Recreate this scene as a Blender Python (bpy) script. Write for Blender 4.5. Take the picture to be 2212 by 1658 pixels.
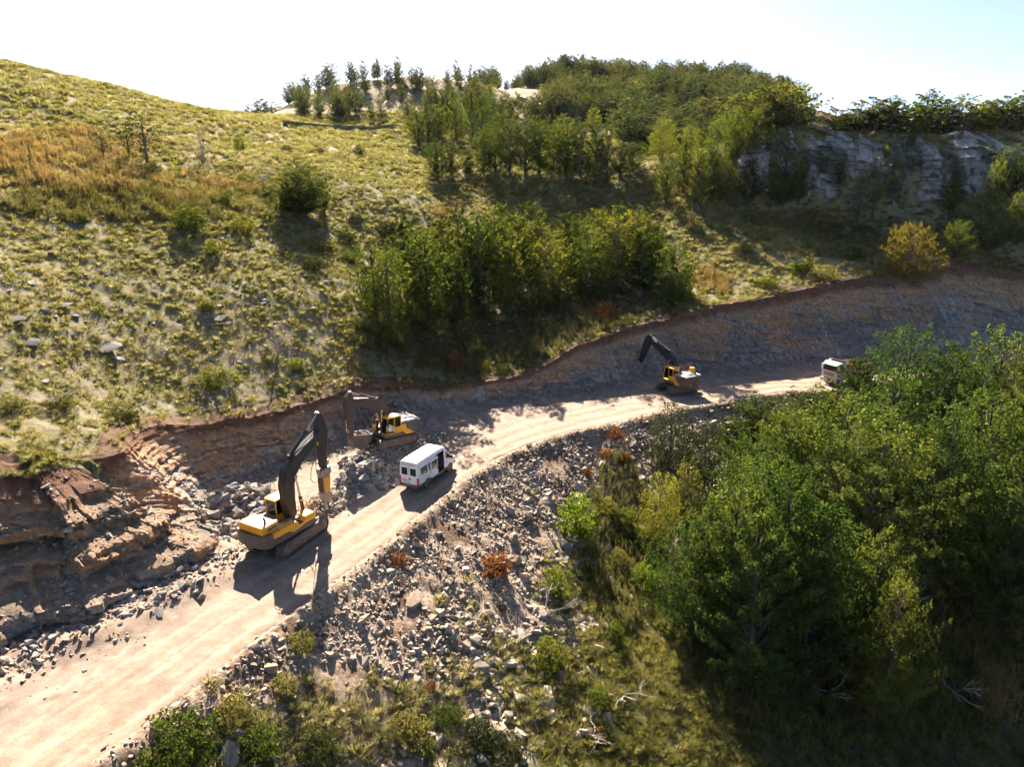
import bpy, bmesh, math, random
import numpy as np
from mathutils import Vector, Matrix, Quaternion

for _o in list(bpy.data.objects):
    bpy.data.objects.remove(_o)
SC = bpy.context.scene
COL = SC.collection
random.seed(7)
RNG = np.random.default_rng(11)

# ------------------------------------------------------------------ camera
FPX, PITCH, CAMZ = 700.0, math.radians(16.5), 27.0
cam_d = bpy.data.cameras.new('camera')
cam_d.sensor_width = 36.0
cam_d.lens = FPX / 1024.0 * 36.0
cam_d.clip_start, cam_d.clip_end = 0.5, 6000.0
cam = bpy.data.objects.new('camera', cam_d)
COL.objects.link(cam)
cam.location = (0, 0, CAMZ)
cam.rotation_euler = (math.pi / 2 - PITCH, 0, 0)
SC.camera = cam

# ------------------------------------------------------------------ sky, sun, exposure
SUN_EL, SUN_AZ = math.radians(33.5), math.radians(-12.0)      # azimuth from +Y towards +X
world = bpy.data.worlds.new('World')
SC.world = world
world.use_nodes = True
wn, wl = world.node_tree.nodes, world.node_tree.links
wn.clear()
wo = wn.new('ShaderNodeOutputWorld')
wb = wn.new('ShaderNodeBackground')
ws = wn.new('ShaderNodeTexSky')
ws.sky_type = 'NISHITA'
ws.sun_disc = False
ws.sun_elevation = SUN_EL
ws.sun_rotation = SUN_AZ
ws.altitude = 1500
ws.air_density = 0.55
ws.dust_density = 2.4
ws.ozone_density = 1.0
wb.inputs['Strength'].default_value = 0.05
wl.new(ws.outputs[0], wb.inputs[0])
wl.new(wb.outputs[0], wo.inputs[0])
SUN_DIR = Vector((math.sin(SUN_AZ) * math.cos(SUN_EL), math.cos(SUN_AZ) * math.cos(SUN_EL), math.sin(SUN_EL)))
sun_d = bpy.data.lights.new('sun', 'SUN')
sun_d.energy = 5.0
sun_d.angle = math.radians(0.53)
sun_d.color = (1.0, 0.88, 0.75)
sun = bpy.data.objects.new('sun', sun_d)
COL.objects.link(sun)
sun.rotation_euler = SUN_DIR.to_track_quat('Z', 'Y').to_euler()
SC.view_settings.view_transform = 'Standard'
SC.view_settings.look = 'None'
SC.view_settings.exposure = 2.3
SC.view_settings.gamma = 1.0
SC.view_settings.use_curve_mapping = False
SC.render.engine = 'CYCLES'
SC.cycles.max_bounces = 3
SC.cycles.diffuse_bounces = 1
SC.cycles.use_adaptive_sampling = True
SC.cycles.adaptive_threshold = 0.03
SC.cycles.use_light_tree = False
SC.cycles.glossy_bounces = 2
SC.cycles.transmission_bounces = 4
SC.cycles.transparent_max_bounces = 6
SC.cycles.volume_bounces = 0
SC.cycles.use_denoising = True

# ------------------------------------------------------------------ small helpers
S22 = 1024.0 / 2212.0          # measurements below were taken on a 2212 px wide view of the photograph
CP, SP = math.cos(PITCH), math.sin(PITCH)


def raydir(px, py):
    u = (np.asarray(px, float) * S22 - 512) / FPX
    v = (384 - np.asarray(py, float) * S22) / FPX
    return u, CP + v * SP, -SP + v * CP


def W(px, py, z=0.0):
    u, dy, dz = raydir(px, py)
    t = (z - CAMZ) / dz
    return np.array([u * t, dy * t])


def WD(px, py, D):
    u, dy, dz = raydir(px, py)
    t = D / dy
    return (u * t, D, CAMZ + dz * t)


def to_px(x, y, z):
    zc = y * CP - (z - CAMZ) * SP
    yc = y * SP + (z - CAMZ) * CP
    return (512 + FPX * x / zc) / S22, (384 - FPX * yc / zc) / S22


def _hash(ix, iy, iz, seed):
    h = (ix.astype(np.int64) * 374761393 + iy.astype(np.int64) * 668265263 + iz.astype(np.int64) * 2147483647 + seed * 1274126177) & 0xffffffff
    h = ((h ^ (h >> 13)) * 1274126177) & 0xffffffff
    h = ((h ^ (h >> 16)) * 2246822519) & 0xffffffff
    return ((h ^ (h >> 15)) & 0xffffff) / float(0xffffff)


def vnoise(x, y, seed=0):
    x = np.asarray(x, float); y = np.asarray(y, float)
    ix, iy = np.floor(x), np.floor(y)
    fx, fy = x - ix, y - iy
    fx = fx * fx * (3 - 2 * fx); fy = fy * fy * (3 - 2 * fy)
    z = np.zeros_like(ix)
    a = _hash(ix, iy, z, seed); b = _hash(ix + 1, iy, z, seed)
    c = _hash(ix, iy + 1, z, seed); d = _hash(ix + 1, iy + 1, z, seed)
    return (a * (1 - fx) + b * fx) * (1 - fy) + (c * (1 - fx) + d * fx) * fy


def fbm(x, y, seed=0, octs=4):
    s, a, t = 0.0, 0.5, 0.0
    for k in range(octs):
        s = s + a * vnoise(x * 2 ** k + 17.3 * k, y * 2 ** k - 9.1 * k, seed + k)
        t += a
        a *= 0.5
    return s / t


def sstep(a, b, x):
    t = np.clip((x - a) / (b - a), 0, 1)
    return t * t * (3 - 2 * t)


def lerp3(a, b, t):
    return np.asarray(a)[..., :] * (1 - t[..., None]) + np.asarray(b)[..., :] * t[..., None]


def link(name, me, parent=None, mat=None, loc=None, rot=None):
    o = bpy.data.objects.new(name, me)
    COL.objects.link(o)
    if parent is not None:
        o.parent = parent
    if mat is not None and me is not None and len(me.materials) == 0:
        me.materials.append(mat)
    if loc is not None:
        o.location = loc
    if rot is not None:
        o.rotation_euler = rot
    return o


def tag(o, label=None, cat=None, group=None, kind=None):
    if label: o['label'] = label
    if cat: o['category'] = cat
    if group: o['group'] = group
    if kind: o['kind'] = kind
    return o


def np_mesh(name, verts, faces, smooth=True, col=None, quad=True):
    me = bpy.data.meshes.new(name)
    verts = np.asarray(verts, np.float32).reshape(-1, 3)
    faces = np.asarray(faces, np.int32)
    k = faces.shape[1]
    me.vertices.add(len(verts)); me.vertices.foreach_set('co', verts.ravel())
    me.loops.add(faces.size); me.loops.foreach_set('vertex_index', faces.ravel())
    me.polygons.add(len(faces))
    me.polygons.foreach_set('loop_start', np.arange(0, faces.size, k, dtype=np.int32))
    me.polygons.foreach_set('loop_total', np.full(len(faces), k, np.int32))
    me.polygons.foreach_set('use_smooth', np.full(len(faces), smooth, bool))
    me.update(calc_edges=True)
    if col is not None:
        a = me.color_attributes.new('tone', 'FLOAT_COLOR', 'POINT')
        c = np.ones((len(verts), 4), np.float32); c[:, :3] = col.reshape(-1, 3)
        a.data.foreach_set('color', c.ravel())
    return me


def grid_faces(nr, nc):
    i = np.arange(nr * nc).reshape(nr, nc)
    return np.stack([i[:-1, :-1], i[:-1, 1:], i[1:, 1:], i[1:, :-1]], -1).reshape(-1, 4)


# ------------------------------------------------------------------ materials
def new_mat(name):
    m = bpy.data.materials.new(name)
    m.use_nodes = True
    nt = m.node_tree
    nt.nodes.clear()
    out = nt.nodes.new('ShaderNodeOutputMaterial')
    return m, nt, nt.nodes, nt.links, out


def N(nt, typ, **kw):
    n = nt.nodes.new(typ)
    for k, v in kw.items():
        if k.startswith('_'):
            setattr(n, k[1:], v)
        else:
            n.inputs[k.replace('__', ' ')].default_value = v
    return n


def mat_paint(name, col, rough=0.45, metal=0.0, dirt=(0.30, 0.22, 0.15), dirt_amt=0.45, spec=0.5, scale=2.2):
    """painted or bare metal with dust patches"""
    m, nt, nn, ll, out = new_mat(name)
    b = N(nt, 'ShaderNodeBsdfPrincipled', Roughness=rough, Metallic=metal)
    b.inputs['Specular IOR Level'].default_value = spec
    tc = nn.new('ShaderNodeTexCoord')
    no = N(nt, 'ShaderNodeTexNoise', Scale=scale, Detail=6.0, Roughness=0.65)
    ll.new(tc.outputs['Object'], no.inputs['Vector'])
    r = nn.new('ShaderNodeValToRGB')
    r.color_ramp.elements[0].position = 0.42; r.color_ramp.elements[1].position = 0.72
    r.color_ramp.elements[0].color = (0, 0, 0, 1); r.color_ramp.elements[1].color = (dirt_amt,) * 3 + (1,)
    ll.new(no.outputs['Fac'], r.inputs[0])
    mx = N(nt, 'ShaderNodeMix', _data_type='RGBA')
    mx.inputs[6].default_value = (*col, 1); mx.inputs[7].default_value = (*dirt, 1)
    ll.new(r.outputs[0], mx.inputs[0])
    ll.new(mx.outputs[2], b.inputs['Base Color'])
    ra = N(nt, 'ShaderNodeMath', _operation='MULTIPLY_ADD')
    ra.inputs[1].default_value = 0.5; ra.inputs[2].default_value = rough
    ll.new(r.outputs[0], ra.inputs[0]); ll.new(ra.outputs[0], b.inputs['Roughness'])
    ll.new(b.outputs[0], out.inputs[0])
    return m


def mat_glass(name, col=(0.02, 0.03, 0.03), rough=0.06):
    m, nt, nn, ll, out = new_mat(name)
    b = N(nt, 'ShaderNodeBsdfPrincipled', Roughness=rough)
    b.inputs['Base Color'].default_value = (*col, 1)
    b.inputs['Specular IOR Level'].default_value = 0.8
    ll.new(b.outputs[0], out.inputs[0])
    return m


def mat_clear(name):
    m, nt, nn, ll, out = new_mat(name)
    t = nn.new('ShaderNodeBsdfTransparent'); t.inputs[0].default_value = (0.75, 0.82, 0.80, 1)
    g = nn.new('ShaderNodeBsdfGlossy'); g.inputs['Roughness'].default_value = 0.05
    f = N(nt, 'ShaderNodeFresnel', IOR=1.5)
    mx = nn.new('ShaderNodeMixShader')
    ll.new(f.outputs[0], mx.inputs[0]); ll.new(t.outputs[0], mx.inputs[1]); ll.new(g.outputs[0], mx.inputs[2])
    ll.new(mx.outputs[0], out.inputs[0])
    return m


def mat_ground(name, micro=((0.55, 3.0), (0.5, 14.0)), bump=0.5, bscale=5.0, bdist=0.12, rough=0.95, lo=0.6, hi=1.4):
    """'tone' vertex colours (soil, grass, rock) broken up by noise"""
    m, nt, nn, ll, out = new_mat(name)
    b = N(nt, 'ShaderNodeBsdfPrincipled', Roughness=rough)
    b.inputs['Specular IOR Level'].default_value = 0.15
    at = N(nt, 'ShaderNodeVertexColor', _layer_name='tone')
    tc = nn.new('ShaderNodeTexCoord')
    cur = at.outputs['Color']
    for wgt, sc in micro:
        no = N(nt, 'ShaderNodeTexNoise', Scale=sc, Detail=5.0, Roughness=0.65)
        ll.new(tc.outputs['Object'], no.inputs['Vector'])
        mr = nn.new('ShaderNodeMapRange')
        mr.inputs[1].default_value = 0.3; mr.inputs[2].default_value = 0.7
        mr.inputs[3].default_value = 1 - (1 - lo) * wgt * 2; mr.inputs[4].default_value = 1 + (hi - 1) * wgt * 2
        ll.new(no.outputs['Fac'], mr.inputs[0])
        mu = N(nt, 'ShaderNodeMix', _data_type='RGBA', _blend_type='MULTIPLY')
        mu.inputs[0].default_value = 1.0
        ll.new(cur, mu.inputs[6]); ll.new(mr.outputs[0], mu.inputs[7])
        cur = mu.outputs[2]
    ll.new(cur, b.inputs['Base Color'])
    nb = N(nt, 'ShaderNodeTexNoise', Scale=bscale, Detail=8.0, Roughness=0.7)
    ll.new(tc.outputs['Object'], nb.inputs['Vector'])
    bu = N(nt, 'ShaderNodeBump', Strength=bump, Distance=bdist)
    ll.new(nb.outputs['Fac'], bu.inputs['Height']); ll.new(bu.outputs[0], b.inputs['Normal'])
    ll.new(b.outputs[0], out.inputs[0])
    return m


def mat_leaf(name, cols, trans=0.5, tmul=(1.8, 1.7, 0.8), rough=0.5, noise_scale=0.7):
    """cols: dark, mid, light leaf colours; varies per plant and per clump; light shines through"""
    m, nt, nn, ll, out = new_mat(name)
    oi = nn.new('ShaderNodeObjectInfo')
    tc = nn.new('ShaderNodeTexCoord')
    no = N(nt, 'ShaderNodeTexNoise', Scale=noise_scale, Detail=3.0)
    ll.new(tc.outputs['Object'], no.inputs['Vector'])
    ad = N(nt, 'ShaderNodeMath', _operation='MULTIPLY_ADD')
    ad.inputs[1].default_value = 0.55
    sb = N(nt, 'ShaderNodeMath', _operation='SUBTRACT'); sb.inputs[1].default_value = 0.27
    n2 = N(nt, 'ShaderNodeTexNoise', Scale=noise_scale * 14, Detail=1.0)
    ll.new(tc.outputs['Object'], n2.inputs['Vector'])
    av = N(nt, 'ShaderNodeMath', _operation='MULTIPLY_ADD'); av.inputs[1].default_value = 0.7
    a0 = N(nt, 'ShaderNodeMath', _operation='SUBTRACT'); a0.inputs[1].default_value = 0.35
    ll.new(no.outputs['Fac'], a0.inputs[0])
    ll.new(n2.outputs['Fac'], av.inputs[0]); ll.new(a0.outputs[0], av.inputs[2])
    ll.new(av.outputs[0], sb.inputs[0])
    ll.new(oi.outputs['Random'], ad.inputs[0]); ll.new(sb.outputs[0], ad.inputs[2])
    r = nn.new('ShaderNodeValToRGB')
    e = r.color_ramp.elements
    e[0].position = 0.05; e[0].color = (*cols[0], 1)
    e[1].position = 0.85; e[1].color = (*cols[2], 1)
    k = e.new(0.5); k.color = (*cols[1], 1)
    ll.new(ad.outputs[0], r.inputs[0])
    d = nn.new('ShaderNodeBsdfDiffuse')
    ll.new(r.outputs[0], d.inputs['Color'])
    mu = N(nt, 'ShaderNodeMix', _data_type='RGBA', _blend_type='MULTIPLY')
    mu.inputs[0].default_value = 1.0; mu.inputs[7].default_value = (*tmul, 1)
    ll.new(r.outputs[0], mu.inputs[6])
    t = nn.new('ShaderNodeBsdfTranslucent')
    ll.new(mu.outputs[2], t.inputs[0])
    mx = nn.new('ShaderNodeMixShader'); mx.inputs[0].default_value = trans
    ll.new(d.outputs[0], mx.inputs[1]); ll.new(t.outputs[0], mx.inputs[2])
    ll.new(mx.outputs[0], out.inputs[0])
    return m


def mat_rock(name, cols, bump=0.5, scale=3.0):
    m, nt, nn, ll, out = new_mat(name)
    oi = nn.new('ShaderNodeObjectInfo')
    tc = nn.new('ShaderNodeTexCoord')
    no = N(nt, 'ShaderNodeTexNoise', Scale=scale, Detail=6.0, Roughness=0.7)
    ll.new(tc.outputs['Object'], no.inputs['Vector'])
    ad = N(nt, 'ShaderNodeMath', _operation='MULTIPLY_ADD'); ad.inputs[1].default_value = 0.75
    sb = N(nt, 'ShaderNodeMath', _operation='MULTIPLY_ADD'); sb.inputs[1].default_value = 0.6; sb.inputs[2].default_value = -0.18
    ll.new(no.outputs['Fac'], sb.inputs[0]); ll.new(oi.outputs['Random'], ad.inputs[0]); ll.new(sb.outputs[0], ad.inputs[2])
    r = nn.new('ShaderNodeValToRGB')
    e = r.color_ramp.elements
    e[0].position = 0.0; e[0].color = (*cols[0], 1)
    e[1].position = 1.0; e[1].color = (*cols[-1], 1)
    for i, c in enumerate(cols[1:-1]):
        k = e.new((i + 1) / (len(cols) - 1)); k.color = (*c, 1)
    ll.new(ad.outputs[0], r.inputs[0])
    b = N(nt, 'ShaderNodeBsdfPrincipled', Roughness=0.85)
    b.inputs['Specular IOR Level'].default_value = 0.25
    ll.new(r.outputs[0], b.inputs['Base Color'])
    bu = N(nt, 'ShaderNodeBump', Strength=bump, Distance=0.05)
    nb = N(nt, 'ShaderNodeTexNoise', Scale=scale * 3, Detail=6.0)
    ll.new(tc.outputs['Object'], nb.inputs['Vector'])
    ll.new(nb.outputs['Fac'], bu.inputs['Height']); ll.new(bu.outputs[0], b.inputs['Normal'])
    ll.new(b.outputs[0], out.inputs[0])
    return m


M = {}
M['hill'] = mat_ground('hill_ground', bump=0.7, bscale=3.0, bdist=0.25)
M['road'] = mat_ground('road_dirt', micro=((0.25, 1.2), (0.22, 9.0)), bump=0.5, bscale=7.0, bdist=0.05)
M['cut'] = mat_ground('cut_rock', micro=((0.5, 2.0), (0.55, 9.0)), bump=0.8, bscale=4.0, bdist=0.15)
M['cliff'] = mat_ground('cliff_rock', micro=((0.4, 1.0), (0.45, 6.0)), bump=0.8, bscale=2.5, bdist=0.2)
M['rock'] = mat_rock('scree_rock', [(0.14, 0.114, 0.09), (0.27, 0.225, 0.175), (0.40, 0.34, 0.27), (0.29, 0.195, 0.115), (0.50, 0.44, 0.36)])
M['rock_grey'] = mat_rock('blasted_rock', [(0.10, 0.10, 0.10), (0.19, 0.18, 0.17), (0.30, 0.275, 0.25), (0.24, 0.165, 0.105), (0.38, 0.345, 0.31)])
M['rock_pale'] = mat_rock('limestone', [(0.15, 0.135, 0.115), (0.25, 0.22, 0.19), (0.34, 0.305, 0.265)])
M['slab'] = mat_rock('weathered_slab', [(0.085, 0.08, 0.072), (0.13, 0.12, 0.105), (0.19, 0.175, 0.155)])
M['bark'] = mat_rock('bark', [(0.045, 0.036, 0.028), (0.10, 0.08, 0.06), (0.17, 0.145, 0.12)], scale=5.0)
M['dead'] = mat_rock('dead_wood', [(0.30, 0.25, 0.20), (0.42, 0.37, 0.31), (0.52, 0.47, 0.41)], scale=5.0)
M['leaf'] = mat_leaf('leaf_green', [(0.028, 0.050, 0.012), (0.070, 0.096, 0.020), (0.175, 0.170, 0.032)], trans=0.5)
M['leaf_deep'] = mat_leaf('leaf_deep', [(0.024, 0.050, 0.014), (0.056, 0.090, 0.022), (0.130, 0.150, 0.034)], trans=0.5)
M['leaf_far'] = mat_leaf('leaf_far', [(0.038, 0.058, 0.028), (0.064, 0.082, 0.036), (0.12, 0.12, 0.048)], trans=0.4)
M['leaf_gold'] = mat_leaf('leaf_gold', [(0.10, 0.095, 0.020), (0.135, 0.115, 0.022), (0.17, 0.13, 0.026)])
M['leaf_lime'] = mat_leaf('leaf_lime', [(0.075, 0.115, 0.014), (0.10, 0.145, 0.018), (0.13, 0.165, 0.022)])
M['leaf_dark'] = mat_leaf('leaf_dark', [(0.028, 0.04, 0.02), (0.045, 0.055, 0.026), (0.07, 0.075, 0.032)], trans=0.3)
M['leaf_rust'] = mat_leaf('leaf_rust', [(0.13, 0.055, 0.022), (0.19, 0.075, 0.03), (0.26, 0.115, 0.05)], trans=0.35)
M['grass'] = mat_leaf('grass_tuft', [(0.12, 0.118, 0.045), (0.20, 0.185, 0.082), (0.32, 0.275, 0.15)], trans=0.5, tmul=(1.55, 1.55, 1.1))
M['grass_green'] = mat_leaf('grass_green', [(0.085, 0.094, 0.026), (0.145, 0.145, 0.044), (0.22, 0.195, 0.075)], trans=0.52, tmul=(1.65, 1.5, 0.95))
M['weed'] = mat_leaf('fireweed', [(0.18, 0.16, 0.05), (0.30, 0.225, 0.08), (0.38, 0.265, 0.11)], trans=0.5, tmul=(1.5, 1.4, 1.0))
M['pink'] = mat_leaf('fireweed_flower', [(0.20, 0.10, 0.06), (0.28, 0.09, 0.07), (0.34, 0.08, 0.11)], trans=0.5, tmul=(1.3, 1.1, 1.1))

# ------------------------------------------------------------------ the lie of the land
def catmull(P, step):
    P = np.asarray(P, float)
    Q = np.vstack([2 * P[0] - P[1], P, 2 * P[-1] - P[-2]])
    out = []
    for i in range(1, len(Q) - 2):
        p0, p1, p2, p3 = Q[i - 1], Q[i], Q[i + 1], Q[i + 2]
        n = max(2, int(np.linalg.norm(p2 - p1) / 0.3))
        t = np.linspace(0, 1, n, endpoint=False)[:, None]
        out.append(0.5 * ((2 * p1) + (-p0 + p2) * t + (2 * p0 - 5 * p1 + 4 * p2 - p3) * t ** 2 + (-p0 + 3 * p1 - 3 * p2 + p3) * t ** 3))
    out = np.vstack(out + [P[-1:]])
    s = np.concatenate([[0], np.cumsum(np.linalg.norm(np.diff(out, axis=0), axis=1))])
    k = np.linspace(0, s[-1], max(2, int(s[-1] / step)))
    return np.stack([np.interp(k, s, out[:, i]) for i in range(out.shape[1])], 1), k


def normals_left(P, k, win):
    T = np.gradient(P, k, axis=0)
    n = max(1, int(win / (k[1] - k[0])))
    ker = np.hanning(2 * n + 3); ker /= ker.sum()
    T = np.stack([np.convolve(np.pad(T[:, i], (n + 1, n + 1), mode='edge'), ker, mode='valid') for i in range(2)], 1)
    T /= np.linalg.norm(T, axis=1)[:, None]
    return np.stack([-T[:, 1], T[:, 0]], 1)


# foot of the excavated bank, and outer edge of the road (both from near left to far right, on the road's level)
FOOT_PX = [(0, 1425), (200, 1348), (380, 1255), (462, 1185), (448, 1115), (475, 1066), (560, 1030), (640, 1003), (740, 962), (850, 925),
           (1000, 890), (1250, 850), (1500, 812), (1760, 785), (2000, 765), (2212, 745)]
EDGE_PX = [(200, 1658), (420, 1497), (560, 1385), (700, 1280), (850, 1165), (960, 1075), (1060, 1003), (1180, 952), (1330, 915), (1450, 888), (1580, 868), (1700, 848)]
FOOT_C = [(-40, -6), (-33, 14)] + [tuple(W(*p)) for p in FOOT_PX] + [(120, 118), (170, 122)]
EDGE_C = [(-34, -8), (-27, 12)] + [tuple(W(*p)) for p in EDGE_PX] + [(41, 87.4), (48, 90.3), (60, 96), (78, 102), (105, 106), (170, 110)]
FOOT, FOOT_S = catmull(FOOT_C, 0.6)
EDGE, EDGE_S = catmull(EDGE_C, 0.6)
FOOT_N = normals_left(FOOT, FOOT_S, 3.0)
EDGE_N = normals_left(EDGE, EDGE_S, 3.0)
CORNER_S = FOOT_S[np.argmin(np.hypot(*(FOOT - W(452, 1130)).T))]


def sdist(C, NRM, x, y, idx=False):
    x = np.asarray(x, float); y = np.asarray(y, float)
    sh = x.shape
    xf, yf = x.ravel(), y.ravel()
    d = np.empty(len(xf)); ii = np.empty(len(xf), int)
    for a in range(0, len(xf), 40000):
        Pa = np.stack([xf[a:a + 40000], yf[a:a + 40000]], 1)
        q = (C ** 2).sum(1)[None].astype(np.float32) - 2 * (Pa.astype(np.float32) @ C.T.astype(np.float32))
        j = q.argmin(1)
        V = Pa - C[j]
        d[a:a + 40000] = np.hypot(V[:, 0], V[:, 1]) * np.sign((V * NRM[j]).sum(1))
        ii[a:a + 40000] = j
    return (d.reshape(sh), ii.reshape(sh)) if idx else d.reshape(sh)


CTRL = []
for px, py, D in [
    # crest of the bank
    (740, 822, 75), (850, 830, 78), (1000, 833, 82.5), (1120, 785, 89), (1250, 730, 93), (1500, 660, 104),
    (1760, 612, 112), (2000, 590, 119), (2212, 590, 125),
    # bare hill on the left
    (0, 700, 62), (0, 400, 93), (0, 250, 125), (0, 135, 168), (250, 700, 71), (250, 400, 105), (250, 250, 140), (250, 186, 172), (480, 600, 87), (480, 400, 122), (480, 300, 162), (480, 243, 202),
    (700, 640, 90), (700, 420, 130), (700, 330, 170), (700, 277, 210), (850, 640, 98), (850, 420, 140), (850, 300, 212),
    # gully with the grove
    (1000, 720, 100), (1000, 620, 118), (1000, 420, 155), (1000, 330, 205), (1150, 640, 116), (1300, 600, 124), (1300, 500, 138), (1200, 430, 156), (1150, 380, 170), (1400, 440, 154), (1500, 540, 130), (1450, 600, 121),
    (1500, 430, 150), (1500, 340, 188), (1350, 320, 195),
    # knoll and the far wooded hill
    (540, 262, 282), (600, 243, 285), (700, 189, 290), (880, 166, 300), (980, 172, 305), (1060, 186, 312), (800, 255, 240), (950, 260, 240), (1150, 225, 320), (1150, 290, 255), (1300, 240, 300), (1300, 300, 235),
    (1100, 193, 400), (1250, 182, 420), (1400, 180, 420), (1550, 188, 410), (1650, 206, 400), (1500, 230, 320), (1600, 300, 230),
    # ground below and above the cliff
    (1640, 520, 130), (1700, 500, 136), (1640, 440, 150), (1760, 452, 150), (1880, 455, 147), (2000, 440, 145), (2130, 410, 146), (2212, 400, 146),
    (1620, 300, 158), (1680, 268, 158), (1760, 270, 157), (1880, 282, 154), (2000, 290, 152), (2130, 285, 153), (2212, 285, 153),
    (1640, 300, 164), (1720, 296, 163), (1800, 298, 162), (1880, 302, 161), (1960, 306, 160), (2040, 308, 160), (2130, 304, 160), (2212, 302, 160), (1700, 294, 178), (1850, 298, 176), (2000, 300, 174), (2212, 298, 176), (1850, 560, 122), (2000, 545, 124), (2212, 520, 130),
]:
    CTRL.append(WD(px, py, D))
CTRL += [(-39, 39.5, 8.2), (-31.9, 47.9, 7.3), (-31.1, 53, 7.2), (-32, 62, 5.9), (-27.7, 67.5, 6.2), (-50, 22, 9), (-60, 0, 10), (-110, 40, 32), (-150, 140, 62), (-170, 240, 46), (-120, 230, 42), (-200, 400, 60), (-40, 420, 52), (60, 620, 30), (-300, 700, 10), (300, 700, 10),
         (42, 200, 36), (75, 200, 35), (110, 200, 34), (145, 200, 33), (100, 240, 31), (130, 150, 24), (160, 250, 30), (230, 140, 20), (260, 320, 30), (200, 500, 40), (-400, 200, 90), (400, 120, 10), (0, 900, 0)]
CTRL = np.array(CTRL)
RC = 5.0
_A = np.sqrt(((CTRL[:, None, :2] - CTRL[None, :, :2]) ** 2).sum(-1) + RC * RC)
_n = len(CTRL)
_P = np.c_[np.ones(_n), CTRL[:, :2]]
_S = np.zeros((_n + 3, _n + 3))
_S[:_n, :_n] = _A - np.eye(_n) * 1.5
_S[:_n, _n:] = _P; _S[_n:, :_n] = _P.T
_w = np.linalg.solve(_S, np.r_[CTRL[:, 2], 0, 0, 0])


def hill_z(x, y):
    x = np.asarray(x, float); y = np.asarray(y, float)
    sh = x.shape
    xf, yf = x.ravel(), y.ravel()
    z = np.empty(len(xf))
    for a in range(0, len(xf), 40000):
        X, Y = xf[a:a + 40000], yf[a:a + 40000]
        K = np.sqrt((X[:, None] - CTRL[None, :, 0]) ** 2 + (Y[:, None] - CTRL[None, :, 1]) ** 2 + RC * RC)
        z[a:a + 40000] = K @ _w[:_n] + _w[_n] + _w[_n + 1] * X + _w[_n + 2] * Y
    z = z.reshape(sh)
    rr = np.hypot(x, y)
    f = sstep(30, 60, rr)
    z = z + f * (1.6 * (fbm(x / 22, y / 22, 3, 4) - 0.5) + 0.55 * (fbm(x / 4.5, y / 4.5, 5, 3) - 0.5)) + 0.22 * (vnoise(x / 1.1, y / 1.1, 8) - 0.5)
    return z


def outer_z(x, y, d):
    e = np.where(d < 13, 0.50 * d, 6.5 + 0.29 * (d - 13))
    e = np.where(d > 60, 20.13 + 0.29 * (d - 60), e)
    z = -e + 0.9 * sstep(2, 12, d) * (fbm(x / 7, y / 7, 21, 4) - 0.5) + 0.45 * sstep(0.4, 2, d) * (fbm(x / 1.6, y / 1.6, 23, 3) - 0.5)
    z = z + 2.2 * sstep(16, 40, d) * (fbm(x / 20, y / 20, 25, 3) - 0.5)
    berm = np.exp(-((d - 0.6) / 0.6) ** 2) * (0.95 * np.clip(fbm(x / 2.2, y / 2.2, 27, 3) - 0.18, 0, 1))
    return z + berm


WALL_SLOPE = 1.3


def land(x, y, full=False):
    x = np.asarray(x, float); y = np.asarray(y, float)
    dB, iB = sdist(FOOT, FOOT_N, x, y, True)
    dO = -sdist(EDGE, EDGE_N, x, y)
    H = hill_z(x, y)
    w = 1 - sstep(CORNER_S - 1.5, CORNER_S + 1.5, FOOT_S[iB])
    ramp = np.maximum(0, dB - 1.3) * (WALL_SLOPE * (1 - w) + 0.85 * w) - 0.4
    zi = np.minimum(H, ramp)
    zc = -0.35 + 0.42 * sstep(-1.0, 0.0, dO)
    z = np.where(dB > 0, zi, np.where(dO > 0, outer_z(x, y, np.maximum(dO, 0)) + 0.05, zc))
    return (z, dB, dO, H) if full else z


def cast(px, py, tmax=620.0):
    """where the view line through a point of the photograph meets the ground"""
    px = np.atleast_1d(np.asarray(px, float)); py = np.atleast_1d(np.asarray(py, float))
    u, dy, dz = raydir(px, py)
    ts = np.geomspace(12, tmax, 420)
    X = u[:, None] * ts; Y = dy[:, None] * ts; Z = CAMZ + dz[:, None] * ts
    L = land(X, Y)
    below = Z < L
    j = np.where(below.any(1), below.argmax(1), len(ts) - 1)
    j = np.maximum(j, 1)
    r = np.arange(len(px))
    a = (Z - L)[r, j - 1]; b = (Z - L)[r, j]
    f = np.clip(a / np.maximum(a - b, 1e-6), 0, 1)
    t = ts[j - 1] + (ts[j] - ts[j - 1]) * f
    return np.stack([u * t, dy * t, CAMZ + dz * t], 1), below.any(1)


# ground sheet, finer near the camera
NR, NC = 680, 800
rr_ = np.concatenate([np.geomspace(5, 24, 40, endpoint=False), np.geomspace(24, 150, 470, endpoint=False), np.geomspace(150, 760, 170)])
aa_ = np.radians(np.linspace(-62, 62, NC))
NR = len(rr_)
GX = rr_[:, None] * np.sin(aa_)[None]; GY = rr_[:, None] * np.cos(aa_)[None]
GZ, GB, GO, GH = land(GX, GY, True)
GPX, GPY = to_px(GX, GY, GZ)


_lr = np.log(rr_)


def land_grid(x, y):
    """ground level and distances read from the sheet just built"""
    x = np.asarray(x, float); y = np.asarray(y, float)
    r = np.hypot(x, y); a = np.arctan2(x, y)
    fi = np.interp(np.log(np.maximum(r, 1e-3)), _lr, np.arange(NR)); fj = np.clip((a - aa_[0]) / (aa_[1] - aa_[0]), 0, NC - 1.001)
    i = np.minimum(fi.astype(int), NR - 2); j = fj.astype(int)
    u, v = fi - i, fj - j

    def bl(G):
        return (G[i, j] * (1 - v) + G[i, j + 1] * v) * (1 - u) + (G[i + 1, j] * (1 - v) + G[i + 1, j + 1] * v) * u
    return bl


land_exact = land


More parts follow.
